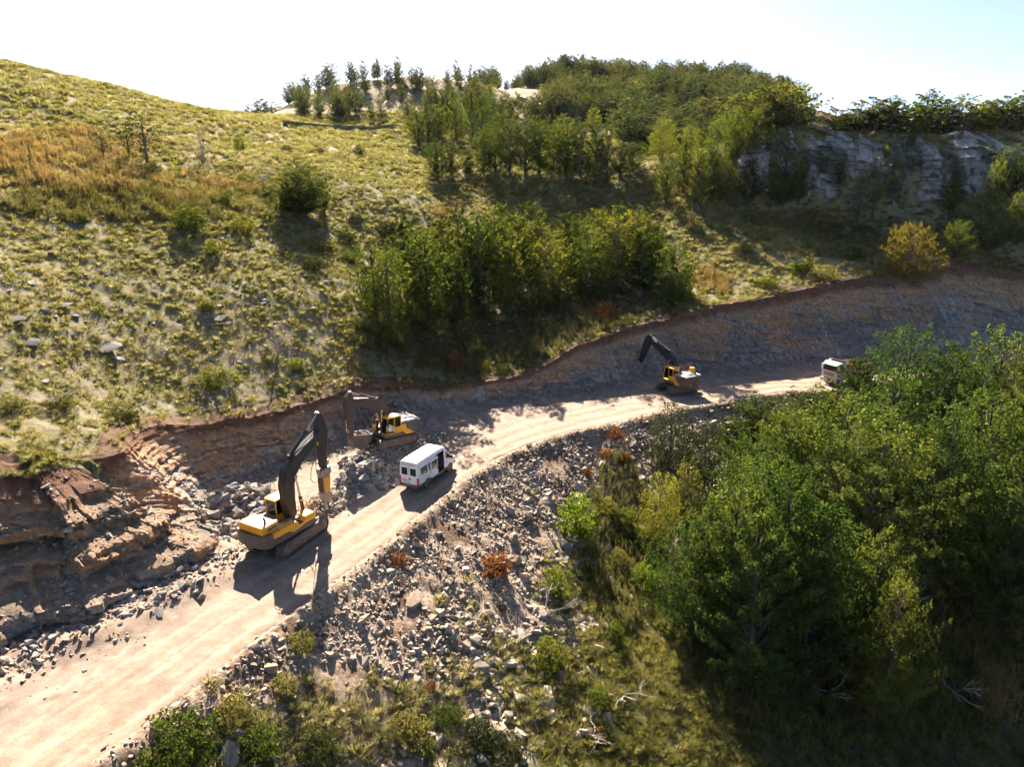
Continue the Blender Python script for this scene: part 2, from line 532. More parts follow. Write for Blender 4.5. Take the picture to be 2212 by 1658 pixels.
def land(x, y, full=False):
    bl = land_grid(x, y)
    return (bl(GZ), bl(GB), bl(GO), bl(GH)) if full else bl(GZ)


def blob(cx, cy, rx, ry, px=None, py=None):
    px = GPX if px is None else px; py = GPY if py is None else py
    return np.clip(1.25 - np.hypot((px - cx) / rx, (py - cy) / ry), 0, 1)


n1, n2, n3 = fbm(GX / 26, GY / 26, 31), fbm(GX / 5, GY / 5, 33), fbm(GX / 1.3, GY / 1.3, 35, 3)
tone = lerp3((0.15, 0.13, 0.042), (0.27, 0.215, 0.095), sstep(0.3, 0.7, n1 * 0.6 + n2 * 0.4))
tone = lerp3(tone, (0.090, 0.105, 0.028), sstep(0.52, 0.75, n2))
near_bank = 1 - sstep(3, 26, GB)
bare = sstep(0.50, 0.64, n3 * 0.55 + n2 * 0.30 + 0.15 * n1 + 0.10 * near_bank - 0.05 * sstep(120, 200, np.hypot(GX, GY)))
tone = lerp3(tone, (0.215, 0.178, 0.115), bare * 0.7)
D_ = np.hypot(GX, GY)
# redder dry slopes on the knoll
kn = sstep(225, 262, D_) * sstep(0.35, 0.55, n2)
tone = lerp3(tone, (0.30, 0.205, 0.125), kn * 0.8)
# worn pale strip by the saddle
tone = lerp3(tone, (0.33, 0.25, 0.16), np.clip(blob(620, 300, 230, 45) * 0.9, 0, 0.6) * (GB > 0))
# fireweed ground
tone = lerp3(tone, (0.23, 0.17, 0.07), np.clip(blob(200, 360, 330, 90), 0, 0.8) * (GB > 0))
# leaf litter under the grove
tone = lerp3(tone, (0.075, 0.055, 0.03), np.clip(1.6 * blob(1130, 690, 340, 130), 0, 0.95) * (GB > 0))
# red soil along the crest of the bank
tone = lerp3(tone, (0.13, 0.060, 0.035), (1 - sstep(2.2, 4.4, GB + 1.2 * n3)) * (GB > 0))
# outer side: scree, then rough grass
sc_tone = lerp3((0.165, 0.105, 0.068), (0.32, 0.24, 0.17), sstep(0.35, 0.65, n3))
rough_g = lerp3((0.085, 0.10, 0.026), (0.18, 0.165, 0.055), sstep(0.35, 0.65, n2))
gravel = sstep(0.46, 0.60, fbm(GX / 3.2, GY / 3.2, 41) * 0.7 + 0.3 * n3)
rough_g = lerp3(rough_g, (0.29, 0.235, 0.185), gravel * (1 - sstep(15, 24, GO)) * 0.9)
scree_w = 1 - sstep(7.0, 15.0, GO + 6 * (n2 - 0.5) + 9.0 * (1 - sstep(24, 34, GY)) + 4 * sstep(78, 90, GY))
out_t = lerp3(rough_g, sc_tone, scree_w)
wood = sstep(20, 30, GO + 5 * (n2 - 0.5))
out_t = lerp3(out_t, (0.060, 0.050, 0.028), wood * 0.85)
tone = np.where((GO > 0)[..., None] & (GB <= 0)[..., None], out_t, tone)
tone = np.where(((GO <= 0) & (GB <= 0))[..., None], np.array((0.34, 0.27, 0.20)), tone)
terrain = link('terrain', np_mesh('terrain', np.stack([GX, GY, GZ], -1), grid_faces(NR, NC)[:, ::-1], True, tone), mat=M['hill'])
tag(terrain, 'grassy stony hillside above and below the dirt road', kind='structure')

# ------------------------------------------------------------------ road
gx = np.arange(-44, 122, 0.3); gy = np.arange(-8, 122, 0.3)
RX, RY = np.meshgrid(gx, gy)
rB = np.full(RX.shape, 99.0); rO = np.full(RX.shape, 99.0)
_bl = land_grid(RX, RY)
_c = ((_bl(GB) < 4) & (_bl(GO) < 4)) | (np.hypot(RX, RY) < 12) | (RY < 6)
rB[_c] = sdist(FOOT, FOOT_N, RX[_c], RY[_c]); rO[_c] = -sdist(EDGE, EDGE_N, RX[_c], RY[_c])
inside = (rB < 1.6) & (rO < 0.9)
edge_drop = 0.55 * sstep(-0.45, 0.8, rO + 2.2 * (fbm(RX / 1.9, RY / 1.9, 52, 4) - 0.5))
RZ = -edge_drop + 0.10 * (fbm(RX / 3, RY / 3, 51, 4) - 0.5) + 0.08 * (fbm(RX / 0.7, RY / 0.7, 53, 2) - 0.5)
# soft debris apron at the foot of the bank
leftw = 1 - sstep(44, 50, RY)
apron = sstep(-2.6 - 1.9 * leftw, 1.2 - 2.6 * leftw, rB + 1.8 * (fbm(RX / 2.4, RY / 2.4, 55) - 0.5))
RZ += apron * 0.55 + apron * 0.35 * (fbm(RX / 1.0, RY / 1.0, 57, 3) - 0.5)
q1, q2, q3 = fbm(RX / 6, RY / 6, 61), fbm(RX / 1.2, RY / 1.2, 63), fbm(RX / 0.5, RY / 0.5, 65, 2)
wid = rO                                                      # distance to outer edge, negative inside
rut = 0.5 + 0.5 * np.sin((wid + 1.1 * (q1 - 0.5)) * 3.1)
fine = fbm(wid * 2.6 + 0.8 * q1, (RX + 2 * RY) / 14, 67, 3)
rt = lerp3((0.25, 0.19, 0.14), (0.335, 0.26, 0.197), sstep(0.35, 0.7, rut * 0.35 + q2 * 0.25 + fine * 0.4))
rt = lerp3(rt, (0.20, 0.145, 0.10), sstep(0.52, 0.68, fine) * 0.75)
rt = lerp3(rt, (0.29, 0.205, 0.14), sstep(0.55, 0.75, q2) * 0.5)
sideg = sstep(-5.2, -7.0, rO + 2.2 * (q1 - 0.5) + 0.8 * (q2 - 0.5))
rt = lerp3(rt, (0.23, 0.175, 0.135), sideg * 0.75)
rt = lerp3(rt, (0.17, 0.145, 0.125), apron * 0.8 * (1 - leftw))
rt = lerp3(rt, (0.225, 0.16, 0.115), apron * 0.85 * leftw)
rt = lerp3(rt, (0.34, 0.26, 0.20), sstep(0.58, 0.7, q3) * np.maximum(apron, sideg) * 0.9)
rt = lerp3(rt, (0.22, 0.165, 0.12), sstep(-0.9, 0.2, rO + 0.8 * (q2 - 0.5)))
RZ -= 0.06 * rut * (1 - sideg)


def road_z(x, y):
    return RZ[np.clip(((y + 8) / 0.3).round().astype(int), 0, RZ.shape[0] - 1), np.clip(((x + 44) / 0.3).round().astype(int), 0, RZ.shape[1] - 1)]


idm = -np.ones(RX.shape, int)
fmask = inside[:-1, :-1] & inside[1:, :-1] & inside[:-1, 1:] & inside[1:, 1:]
vm = np.zeros_like(inside)
for a in (slice(None, -1), slice(1, None)):
    for b in (slice(None, -1), slice(1, None)):
        vm[a, b] |= fmask
idm[vm] = np.arange(vm.sum())
fq = np.stack([idm[:-1, :-1], idm[:-1, 1:], idm[1:, 1:], idm[1:, :-1]], -1)[fmask]
road = link('road', np_mesh('road', np.stack([RX, RY, RZ], -1)[vm], fq, True, rt[vm]), mat=M['road'])
tag(road, 'pale dusty dirt road cut along the hillside', kind='structure')


# ------------------------------------------------------------------ excavated bank (rock face above the road)
def bank_mesh(i0, i1, nrow):
    P = FOOT[i0:i1]; S = FOOT_S[i0:i1]; Nn = FOOT_N[i0:i1]
    k = np.arange(S[0], S[-1], 0.14)
    P = np.stack([np.interp(k, S, P[:, j]) for j in (0, 1)], 1)
    Nn = np.stack([np.interp(k, S, Nn[:, j]) for j in (0, 1)], 1)
    Nn /= np.linalg.norm(Nn, axis=1)[:, None]
    w = 1 - sstep(CORNER_S - 2.2, CORNER_S + 1.6, k)
    dd = np.linspace(0.2, 18, 150)
    HX = P[:, 0, None] + Nn[:, 0, None] * dd; HY = P[:, 1, None] + Nn[:, 1, None] * dd
    Hh = hill_z(HX, HY)
    over = dd[None] * WALL_SLOPE >= Hh
    j = np.where(over.any(1), over.argmax(1), len(dd) - 1)
    dtop = dd[j]
    ker = np.hanning(25); ker /= ker.sum()
    dtop = np.convolve(np.pad(dtop, 12, mode='edge'), ker, 'valid')
    dtop = dtop * (1 - w) + 10.2 * w
    htop = hill_z(P[:, 0] + Nn[:, 0] * dtop, P[:, 1] + Nn[:, 1] * dtop)
    t = np.linspace(0, 1, nrow)
    pd = [-0.9, -0.1, 0.35, -0.2, 0.0, 0.3, 2.0, 2.4, 2.2, 2.6, 4.6, 4.9, 5.2, 6.6, 7.0, 8.4, 10.2]
    pz = [-0.2, 0.4, 0.8, 1.2, 1.7, 2.2, 2.7, 3.1, 3.7, 4.4, 4.9, 5.6, 6.3, 6.9, 7.7, 8.6, 9.8]
    pt = np.linspace(0, 1, len(pd))
    wob = 0.05 * (fbm(k / 6, k * 0, 71)[:, None] - 0.5)
    tb = np.clip(t[None] + wob * np.sin(np.pi * t)[None] * 2, 0, 1)
    bd, bz = np.interp(tb, pt, pd), np.interp(tb, pt, pz) / 9.8
    Sk = np.broadcast_to(k[:, None], tb.shape)
    # ledges come and go along the face
    led = fbm(Sk / 5.0, tb * 3, 72, 3)
    bd = bd + (led - 0.5) * 2.2 * np.sin(np.pi * tb)
    d = (t[None] * dtop[:, None]) * (1 - w[:, None]) + bd * w[:, None]
    z = (t[None] * htop[:, None]) * (1 - w[:, None]) + bz * htop[:, None] * w[:, None]
    z = z - 0.25 * (1 - t)[None]
    # bedding: layers dip gently; small ledges, scoops and tool grooves
    bed = z + 0.10 * Sk + 0.5 * (fbm(Sk / 9, z / 5, 73) - 0.5)
    lay = vnoise(bed * 1.9, Sk * 0.12, 75); lay2 = vnoise(bed * 5.5, Sk * 0.5, 76)
    groove = vnoise(Sk * 3.4 + z * 0.25, z * 0.18, 77)
    fade = np.sin(np.pi * np.clip(t, 0.02, 1) ** 0.8)[None] * 0.7 + 0.3
    # beds of uneven thickness broken into blocks
    eds = np.cumsum(0.10 + 0.62 * np.random.default_rng(19).random(160) ** 1.8) - 6.0
    q_ = (bed + 0.25 * (fbm(Sk / 1.1, z / 1.1, 79) - 0.5)) * (1 - 0.5 * w[:, None])
    bi = np.searchsorted(eds, q_.ravel()).reshape(q_.shape).astype(float)
    wd_ = 0.35 + 1.9 * _hash(bi, bi * 0, bi * 0, 66) ** 1.5
    ci = np.floor((Sk + 0.8 * (fbm(Sk / 1.2, z / 0.8, 67) - 0.5)) / wd_ + 11.3 * _hash(bi, bi * 0 + 5, bi * 0, 68))
    blk = _hash(bi, ci, bi * 0, 69)
    shelf = _hash(bi, np.floor(Sk / 6 + 7 * _hash(bi, bi * 0 + 8, bi * 0, 62)), bi * 0, 64)
    ww = w[:, None]
    disp = (1.3 * (fbm(Sk / 7, z / 5, 74) - 0.5) + (0.42 + 0.35 * ww) * (blk - 0.5) + (0.22 + 0.85 * ww) * (shelf - 0.5) + 0.20 * (lay2 - 0.5) + 0.30 * (fbm(Sk / 0.7, bed / 0.45, 78, 3) - 0.5)
            + ww * 2.4 * (fbm(Sk / 4.5 + 3, z / 3.2, 65, 3) - 0.5) - 0.30 * sstep(0.60, 0.85, groove) * (1 - w)[:, None])
    d = d - disp * fade
    X = P[:, 0, None] + Nn[:, 0, None] * d; Y = P[:, 1, None] + Nn[:, 1, None] * d
    # colours of the layers
    c = lerp3((0.175, 0.16, 0.138), (0.31, 0.272, 0.225), sstep(0.2, 0.8, 0.5 * lay + 0.5 * blk))
    iron = sstep(0.42, 0.62, 0.55 * fbm(Sk / 8, bed / 1.6, 81) + 0.25 * lay2 + 0.20 * blk + 0.42 * (t[None] - 0.44) + 0.04 * w[:, None])
    c = lerp3(c, (0.37, 0.20, 0.095), iron * 0.85)
    c = lerp3(c, (0.40, 0.24, 0.12), sstep(0.55, 0.8, fbm(Sk / 2.5, bed * 2.2, 82)) * iron * 0.8)
    slate = sstep(0.5, 0.66, fbm(Sk / 6, z / 2.2, 83) - 0.25 * (t[None] - 0.4))
    c = lerp3(c, (0.15, 0.15, 0.148), slate * 0.7 * (1 - 0.6 * w)[:, None])
    streak = sstep(0.62, 0.78, groove) * sstep(0.40, 0.56, fbm(Sk / 1.4, z / 1.6, 84)) * (1 - sstep(0.6, 0.9, t))[None] * sstep(0.34, 0.50, fbm(Sk / 9, z * 0, 85)) * (1 - w)[:, None]
    c = lerp3(c, (0.37, 0.37, 0.365), streak * 0.8)
    crumbs = sstep(0.60, 0.72, fbm(Sk / 0.45, z / 0.3, 86, 2))
    c = lerp3(c, (0.34, 0.26, 0.20), crumbs * 0.55)
    # dusty shelf tops on the stepped left part
    up = np.gradient(d, axis=1) / np.maximum(np.gradient(z, axis=1), 0.02)
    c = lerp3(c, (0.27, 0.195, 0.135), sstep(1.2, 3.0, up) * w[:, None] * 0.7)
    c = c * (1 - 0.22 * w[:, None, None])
    soil = sstep(0.80, 0.93, t[None] + 0.12 * (fbm(Sk / 1.5, z, 87) - 0.5))
    c = lerp3(c, (0.125, 0.058, 0.034), soil * 0.9)
    # lip that tucks under the turf
    LX, LY, LZ, LC = [], [], [], []
    for off, drop in ((0.5, -0.02), (1.2, 0.05), (2.2, -0.12), (3.2, -0.7)):
        lx = X[:, -1] + Nn[:, 0] * off; ly = Y[:, -1] + Nn[:, 1] * off
        LX.append(lx); LY.append(ly); LZ.append(hill_z(lx, ly) + drop)
        LC.append(np.broadcast_to(np.array((0.125, 0.075, 0.04)), (len(k), 3)))
    X = np.c_[X, np.array(LX).T]; Y = np.c_[Y, np.array(LY).T]; Z = np.c_[z, np.array(LZ).T]
    c = np.concatenate([c, np.stack(LC, 1)], 1)
    V = np.stack([X, Y, Z], -1)
    return V, c


bi0 = int(np.argmin(np.hypot(*(FOOT - np.array((-33, 14))).T)))
bi1 = int(np.argmin(np.hypot(*(FOOT - np.array((118, 118))).T)))
BV, BC = bank_mesh(bi0, bi1, 84)
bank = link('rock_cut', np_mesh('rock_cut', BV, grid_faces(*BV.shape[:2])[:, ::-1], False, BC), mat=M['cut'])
tag(bank, 'freshly excavated layered rock face along the inner side of the road', kind='structure')

# ------------------------------------------------------------------ limestone cliff on the right
CL_PX = [(1585, 455, 152), (1640, 446, 151), (1720, 452, 150), (1800, 452, 149), (1880, 455, 147), (1960, 448, 145.5), (2050, 430, 144.5), (2130, 410, 145), (2230, 400, 146), (2350, 400, 148)]
CL_TOP = [(1585, 330), (1600, 300), (1640, 272), (1690, 262), (1760, 272), (1820, 280), (1900, 287), (1980, 292), (2060, 293), (2100, 280), (2140, 272), (2190, 282), (2350, 290)]
CLP, CLK = catmull([WD(*p)[:2] for p in CL_PX], 0.22)
CLN = normals_left(CLP, CLK, 5.0)


def cliff_mesh():
    k, P, Nn = CLK, CLP, CLN
    zb = land(P[:, 0], P[:, 1]) - 0.6
    cpx, _ = to_px(P[:, 0], P[:, 1] + 4, zb + 10)
    ty = 5 + np.interp(cpx, [a for a, b in CL_TOP], [b for a, b in CL_TOP]) + 13 * (fbm(k / 3.0, k * 0, 91, 3) - 0.5) * 2 + 26 * (fbm(k / 11.0, k * 0 + 4, 191, 2) - 0.5)
    _, dy, dz = raydir(cpx, ty)
    zt = CAMZ + dz / dy * (P[:, 1] + 4.5)
    nrow = 110
    t = np.linspace(0, 1, nrow)
    Z = zb[:, None] + (zt - zb)[:, None] * t[None]
    Sk = np.broadcast_to(k[:, None], Z.shape)
    # beds of uneven thickness, broken into blocks by joints; deep clefts between buttresses
    zz = Z - zb[:, None] + 0.9 * (fbm(Sk / 11, Z / 7, 92) - 0.5) * 4 + 0.06 * Sk
    edges = np.cumsum(0.22 + 1.25 * np.random.default_rng(9).random(60) ** 1.6)
    bi = np.searchsorted(edges, zz.ravel()).reshape(zz.shape).astype(float)
    lo = np.r_[0, edges][bi.astype(int)]; hi_ = np.r_[edges, edges[-1] + 1][bi.astype(int)]
    bf = np.clip((zz - lo) / (hi_ - lo), 0, 1); thick = hi_ - lo
    wid = 0.7 + 3.2 * _hash(bi, bi * 0, bi * 0, 93) ** 1.5
    col = (Sk + 1.2 * (fbm(Sk / 3, Z / 3, 89) - 0.5)) / wid + 13.7 * _hash(bi, bi * 0 + 3, bi * 0, 94)
    ci = np.floor(col); cf = col - ci
    blk = _hash(bi, ci, bi * 0, 95)
    gap = np.maximum(sstep(1 - 0.10 / thick, 1.0, bf), np.maximum(sstep(1 - 0.12 / wid, 1.0, cf), sstep(0.12 / wid, 0.0, cf)) * 0.8)
    gap = gap * sstep(0.38, 0.55, fbm(Sk / 2.2, Z / 2.2, 88))
    big = fbm(Sk / 6, Z / 9, 96, 4)
    cleft = sstep(0.60, 0.72, vnoise(Sk / 2.6, Z / 14, 90))
    d = 3.6 * t[None] ** 1.1 + 5.5 * sstep(0.5, 1.05, t)[None] ** 1.6 - 6.0 * (big - 0.5) - 1.3 * (blk - 0.5) + 0.5 * gap + 1.8 * cleft - 0.8 * (vnoise(zz / 2.4, Sk / 14, 87) - 0.5)
    d += 1.6 * sstep(0.86, 1.0, t)[None] * fbm(Sk / 2, Z, 97) + 0.35 * (fbm(Sk / 0.6, Z / 0.6, 86, 2) - 0.5)
    X = P[:, 0, None] + Nn[:, 0, None] * d; Y = P[:, 1, None] + Nn[:, 1, None] * d
    c = lerp3((0.21, 0.198, 0.178), (0.44, 0.41, 0.365), 0.35 * blk + 0.65 * fbm(Sk / 1.2, Z / 1.2, 98))
    c = lerp3(c, (0.11, 0.105, 0.095), gap * 0.55)  # shade in the cracks is put into the rock colour
    dark_green = np.maximum(sstep(0.54, 0.66, fbm(Sk / 3.5, Z / 4.5, 99)), 0.7 * cleft)  # dark green in noise patches and along the clefts
    c = lerp3(c, (0.045, 0.055, 0.024), dark_green * 0.85)
    c = lerp3(c, (0.24, 0.18, 0.11), sstep(0.6, 0.75, fbm(Sk / 2.5, Z / 2.5, 100)) * 0.6)
    LX, LY, LZ, LC = [X], [Y], [Z], [c]
    for off, drop in ((0.8, 0.12), (2.0, 0.05), (4.0, -0.25), (7.0, -1.2), (11.0, -4.0)):
        lx = X[:, -1] + Nn[:, 0] * off; ly = Y[:, -1] + Nn[:, 1] * off
        LX.append(lx[:, None]); LY.append(ly[:, None])
        LZ.append((Z[:, -1] + drop + 0.7 * (fbm(lx / 1.6, ly / 1.6, 101, 3) - 0.5))[:, None])
        LC.append(np.broadcast_to(np.array((0.36, 0.33, 0.28)), (len(k), 1, 3)))
    return np.stack([np.concatenate(a, 1) for a in (LX, LY, LZ)], -1), np.concatenate(LC, 1)


CV, CC = cliff_mesh()
cliff = link('limestone_cliff', np_mesh('limestone_cliff', CV, grid_faces(*CV.shape[:2])[:, ::-1], False, CC), mat=M['cliff'])
tag(cliff, 'grey layered limestone cliff below the tree line', kind='structure')


# ------------------------------------------------------------------ rocks
def rock_mesh(name, seed, flat=0.5, n=14):
    r = random.Random(seed)
    bm = bmesh.new()
    for _ in range(n):
        v = Vector((r.gauss(0, 1), r.gauss(0, 1), r.gauss(0, 1))).normalized()
        v = Vector((max(-0.75, min(0.75, v.x)), max(-0.7, min(0.7, v.y)), max(-0.62, min(0.62, v.z))))
        v *= r.uniform(0.85, 1.15)
        bm.verts.new((v.x * 0.72, v.y * r.uniform(0.45, 0.6), v.z * flat * 0.72))
    res = bmesh.ops.convex_hull(bm, input=bm.verts)
    bmesh.ops.delete(bm, geom=list({g for g in res['geom_interior'] + res['geom_unused'] if isinstance(g, bmesh.types.BMVert)}), context='VERTS')
    me = bpy.data.meshes.new(name)
    bm.to_mesh(me); bm.free()
    return me


SRC = {}


def source(key, meshes, mats):
    """unlinked collection of source meshes for scattered ground cover"""
    c = bpy.data.collections.new(key)
    for i, me in enumerate(meshes):
        if len(me.materials) == 0:
            me.materials.append(mats)
        o = bpy.data.objects.new('%s_%02d' % (key, i), me)
        c.objects.link(o)
    SRC[key] = (c, len(meshes))


ROCKS = [rock_mesh('rock', 100 + i, flat=(0.35, 0.5, 0.7, 0.28, 0.45, 0.6, 0.8, 0.38)[i], n=(14, 16, 14, 12, 18, 15, 16, 13)[i]) for i in range(8)]
source('rock_scree', [m.copy() for m in ROCKS], M['rock'])
source('rock_blasted', [m.copy() for m in ROCKS], M['rock_grey'])
source('rock_limestone', [m.copy() for m in ROCKS], M['rock_pale'])


def scatter(name, key, P, rot, scl, label=None, idx=None):
    """ground cover too dense to count: one object whose points carry small meshes"""
    P = np.asarray(P, np.float32)
    me = bpy.data.meshes.new(name)
    me.vertices.add(len(P)); me.vertices.foreach_set('co', P.ravel())
    c, n = SRC[key]
    a = me.attributes.new('rot', 'FLOAT_VECTOR', 'POINT'); a.data.foreach_set('vector', np.asarray(rot, np.float32).ravel())
    scl = np.asarray(scl, np.float32)
    if scl.ndim == 1:
        scl = np.repeat(scl[:, None], 3, 1)
    a = me.attributes.new('scl', 'FLOAT_VECTOR', 'POINT'); a.data.foreach_set('vector', scl.ravel())
    a = me.attributes.new('pick', 'INT', 'POINT')
    a.data.foreach_set('value', (RNG.integers(0, n, len(P)) if idx is None else idx).astype(np.int32))
    o = link(name, me)
    g = bpy.data.node_groups.new(name, 'GeometryNodeTree')
    g.interface.new_socket('Geometry', in_out='INPUT', socket_type='NodeSocketGeometry')
    g.interface.new_socket('Geometry', in_out='OUTPUT', socket_type='NodeSocketGeometry')
    gi = g.nodes.new('NodeGroupInput'); go = g.nodes.new('NodeGroupOutput')
    ip = g.nodes.new('GeometryNodeInstanceOnPoints')
    ci = g.nodes.new('GeometryNodeCollectionInfo')
    ci.inputs['Collection'].default_value = c
    ci.inputs['Separate Children'].default_value = True
    ci.inputs['Reset Children'].default_value = True

    def named(nm, typ):
        q = g.nodes.new('GeometryNodeInputNamedAttribute'); q.data_type = typ
        q.inputs['Name'].default_value = nm
        return q.outputs['Attribute']
    ip.inputs['Pick Instance'].default_value = True
    g.links.new(gi.outputs[0], ip.inputs['Points'])
    g.links.new(ci.outputs[0], ip.inputs['Instance'])
    g.links.new(named('pick', 'INT'), ip.inputs['Instance Index'])
    g.links.new(named('rot', 'FLOAT_VECTOR'), ip.inputs['Rotation'])
    g.links.new(named('scl', 'FLOAT_VECTOR'), ip.inputs['Scale'])
    g.links.new(ip.outputs[0], go.inputs[0])
    md = o.modifiers.new('scatter', 'NODES'); md.node_group = g
    tag(o, label, kind='stuff')
    return o


def in_view(x, y, z, mx=90, my=90):
    px, py = to_px(x, y, z)
    return (px > -mx) & (px < 2212 + mx) & (py > -200) & (py < 1658 + my) & (y > 5)


def rnd_rot(n, tilt=0.4):
    return np.stack([RNG.normal(0, tilt, n), RNG.normal(0, tilt, n), RNG.uniform(0, 6.283, n)], 1)


# surface heights of the bank for things that lie on its ledges
_bank_pts = BV.reshape(-1, 3)

# scree on the outer slope
K = 110000
e = RNG.integers(0, len(EDGE), K)
dd_ = np.abs(RNG.normal(0, 1, K)) * 8.0 + RNG.uniform(-0.3, 1.2, K)
X = EDGE[e, 0] - EDGE_N[e, 0] * dd_ + RNG.uniform(-.4, .4, K); Y = EDGE[e, 1] - EDGE_N[e, 1] * dd_ + RNG.uniform(-.4, .4, K)
Zs, b_, o_, _ = land(X, Y, True)
px, py = to_px(X, Y, Zs)
nz = fbm(X / 3.5, Y / 3.5, 111)
lim = 19 + 9 * (nz - 0.5) - 9.5 * (1 - sstep(26, 40, Y)) - 5 * sstep(80, 92, Y)
keep = (o_ > -0.5) & (o_ < lim) & in_view(X, Y, Zs, 40, 40) & (nz > 0.30 + 0.16 * RNG.random(K)) & (Y < 105)
X, Y, Zs, o_ = X[keep], Y[keep], Zs[keep], o_[keep]
size = 0.13 * np.exp(RNG.normal(0, 0.55, len(X))) * (0.75 + 0.055 * np.clip(o_, 0, 14))
size = np.clip(size * 1.22, 0.07, 0.85)
order = np.argsort(-size)
NBIG = 150
big_s, small_s = order[:NBIG], order[NBIG:NBIG + 26000]
scatter('scree', 'rock_scree', np.stack([X, Y, Zs + size * 0.03], 1)[small_s], rnd_rot(len(small_s), 0.45), size[small_s], 'loose broken rock covering the slope below the road')


def rock_thing(p, s, mat, label, group, tilt=0.35, squash=1.0):
    me = random.choice(ROCKV[mat])
    o = link('rock', me)
    o.location = p
    o.rotation_euler = (random.gauss(0, tilt), random.gauss(0, tilt), random.uniform(0, 6.28))
    o.scale = (s * random.uniform(0.85, 1.3), s * random.uniform(0.8, 1.15), s * random.uniform(0.75, 1.1) * squash)
    return tag(o, label, 'rock', group)


def big_rock_mesh(seed, flat):
    me = rock_mesh('rock', seed, flat, 26)
    bm = bmesh.new(); bm.from_mesh(me)
    bmesh.ops.subdivide_edges(bm, edges=[q for q in bm.edges if q.calc_length() > 0.32], cuts=1)
    rr = random.Random(seed)
    for v in bm.verts:
        v.co += Vector((rr.gauss(0, 0.022), rr.gauss(0, 0.022), rr.gauss(0, 0.016)))
    bm.to_mesh(me); bm.free()
    return me


ROCKV = {}
for mk in ('rock', 'rock_grey', 'rock_pale', 'slab'):
    ROCKV[mk] = [big_rock_mesh(300 + i, (0.3, 0.45, 0.6, 0.35, 0.5, 0.75)[i]) for i in range(6)]
    for me in ROCKV[mk]:
        me.materials.append(M[mk])
for i in big_s:
    rock_thing((X[i], Y[i], Zs[i] + size[i] * 0.12), size[i] * random.uniform(1.0, 1.45), 'rock',
               'pale angular rock lying in the scree below the road', 'larger rocks in the scree below the road', 0.4)


# heaps of blasted rock beside the machines: mounds of rubble on the road's inner side
def heap(name, cx, cy, rx, ry, hgt, ang, n, smin, smax, key, label, nbig, biglabel, group, seed):
    nu, nv = 60, 60
    u, v = np.meshgrid(np.linspace(-1.15, 1.15, nu), np.linspace(-1.15, 1.15, nv))

    def surf(u, v):
        q = np.hypot(u, v)
        return hgt * (1 - sstep(0.05, 1.1, q + 0.35 * (fbm(u * 2.2 + seed, v * 2.2, seed) - 0.5))) + 0.35 * hgt * (fbm(u * 5 + seed, v * 5, seed + 1, 3) - 0.5) * sstep(1.15, 0.6, q) - 0.25
    ca, sa = math.cos(ang), math.sin(ang)
    xx = cx + u * rx * ca - v * ry * sa; yy = cy + u * rx * sa + v * ry * ca
    tn = lerp3((0.15, 0.13, 0.115), (0.30, 0.24, 0.18), fbm(u * 6, v * 6, seed + 3))
    o = link(name, np_mesh(name, np.stack([xx, yy, surf(u, v)], -1), grid_faces(nv, nu), True, tn), mat=M['road'])
    tag(o, label + ', packed ground', kind='structure')
    a, q = RNG.uniform(0, 6.283, n), np.sqrt(RNG.uniform(0, 1.08, n))
    uu, vv = q * np.cos(a), q * np.sin(a)
    P = np.stack([cx + uu * rx * ca - vv * ry * sa, cy + uu * rx * sa + vv * ry * ca, surf(uu, vv)], 1)
    s = smin + (smax - smin) * RNG.random(n) ** 2.2
    P[:, 2] += s * 0.18
    od = np.argsort(-s)
    scatter(name.replace('mound', 'rubble'), key, P[od[nbig:]], rnd_rot(n - nbig, 0.5), s[od[nbig:]], label)
    for i in od[:nbig]:
        rock_thing(P[i] + np.array((0, 0, 0.08)), s[i] * 1.15, 'rock_grey', biglabel, group, 0.45)
    return surf


hx, hy = W(500, 1092)
heap('rubble_mound', hx, hy, 4.0, 3.2, 1.3, math.radians(70), 900, 0.25, 0.85, 'rock_blasted', 'grey blasted rubble heaped behind the breaker excavator', 55,
     'grey angular boulder in the rubble behind the breaker excavator', 'boulders behind the breaker excavator', 201)
hx, hy = W(470, 1165)
heap('rubble_mound', hx, hy, 3.3, 1.5, 0.8, math.radians(60), 420, 0.22, 0.7, 'rock_blasted', 'grey rubble beside the counterweight of the breaker excavator', 20,
     'grey boulder by the counterweight of the breaker excavator', 'boulders beside the counterweight', 203)
heap('rubble_mound', -12.4, 65.2, 5.4, 3.9, 1.5, math.radians(44), 1500, 0.16, 0.55, 'rock_blasted', 'mixed grey and brown rubble bank under the bucket excavator', 25,
     'grey boulder in the rubble bank under the bucket excavator', 'boulders under the bucket excavator', 205)
heap('rubble_mound', -13.4, 59.9, 3.6, 2.6, 1.5, math.radians(60), 1000, 0.18, 0.75, 'rock_blasted', 'coarse grey rubble between the two excavators and the van', 40,
     'grey boulder in the rubble beside the white van', 'boulders beside the van', 206)
heap('rubble_mound', -15.9, 54.3, 3.9, 2.4, 1.25, math.radians(75), 900, 0.10, 0.36, 'rock_scree', 'brown stony spoil under the breaker tool', 0, '', '', 207)
heap('rubble_mound', -9.0, 69.6, 3.6, 2.2, 0.8, math.radians(45), 520, 0.12, 0.4, 'rock_blasted', 'fine rubble trailing behind the bucket excavator', 0, '', '', 209)
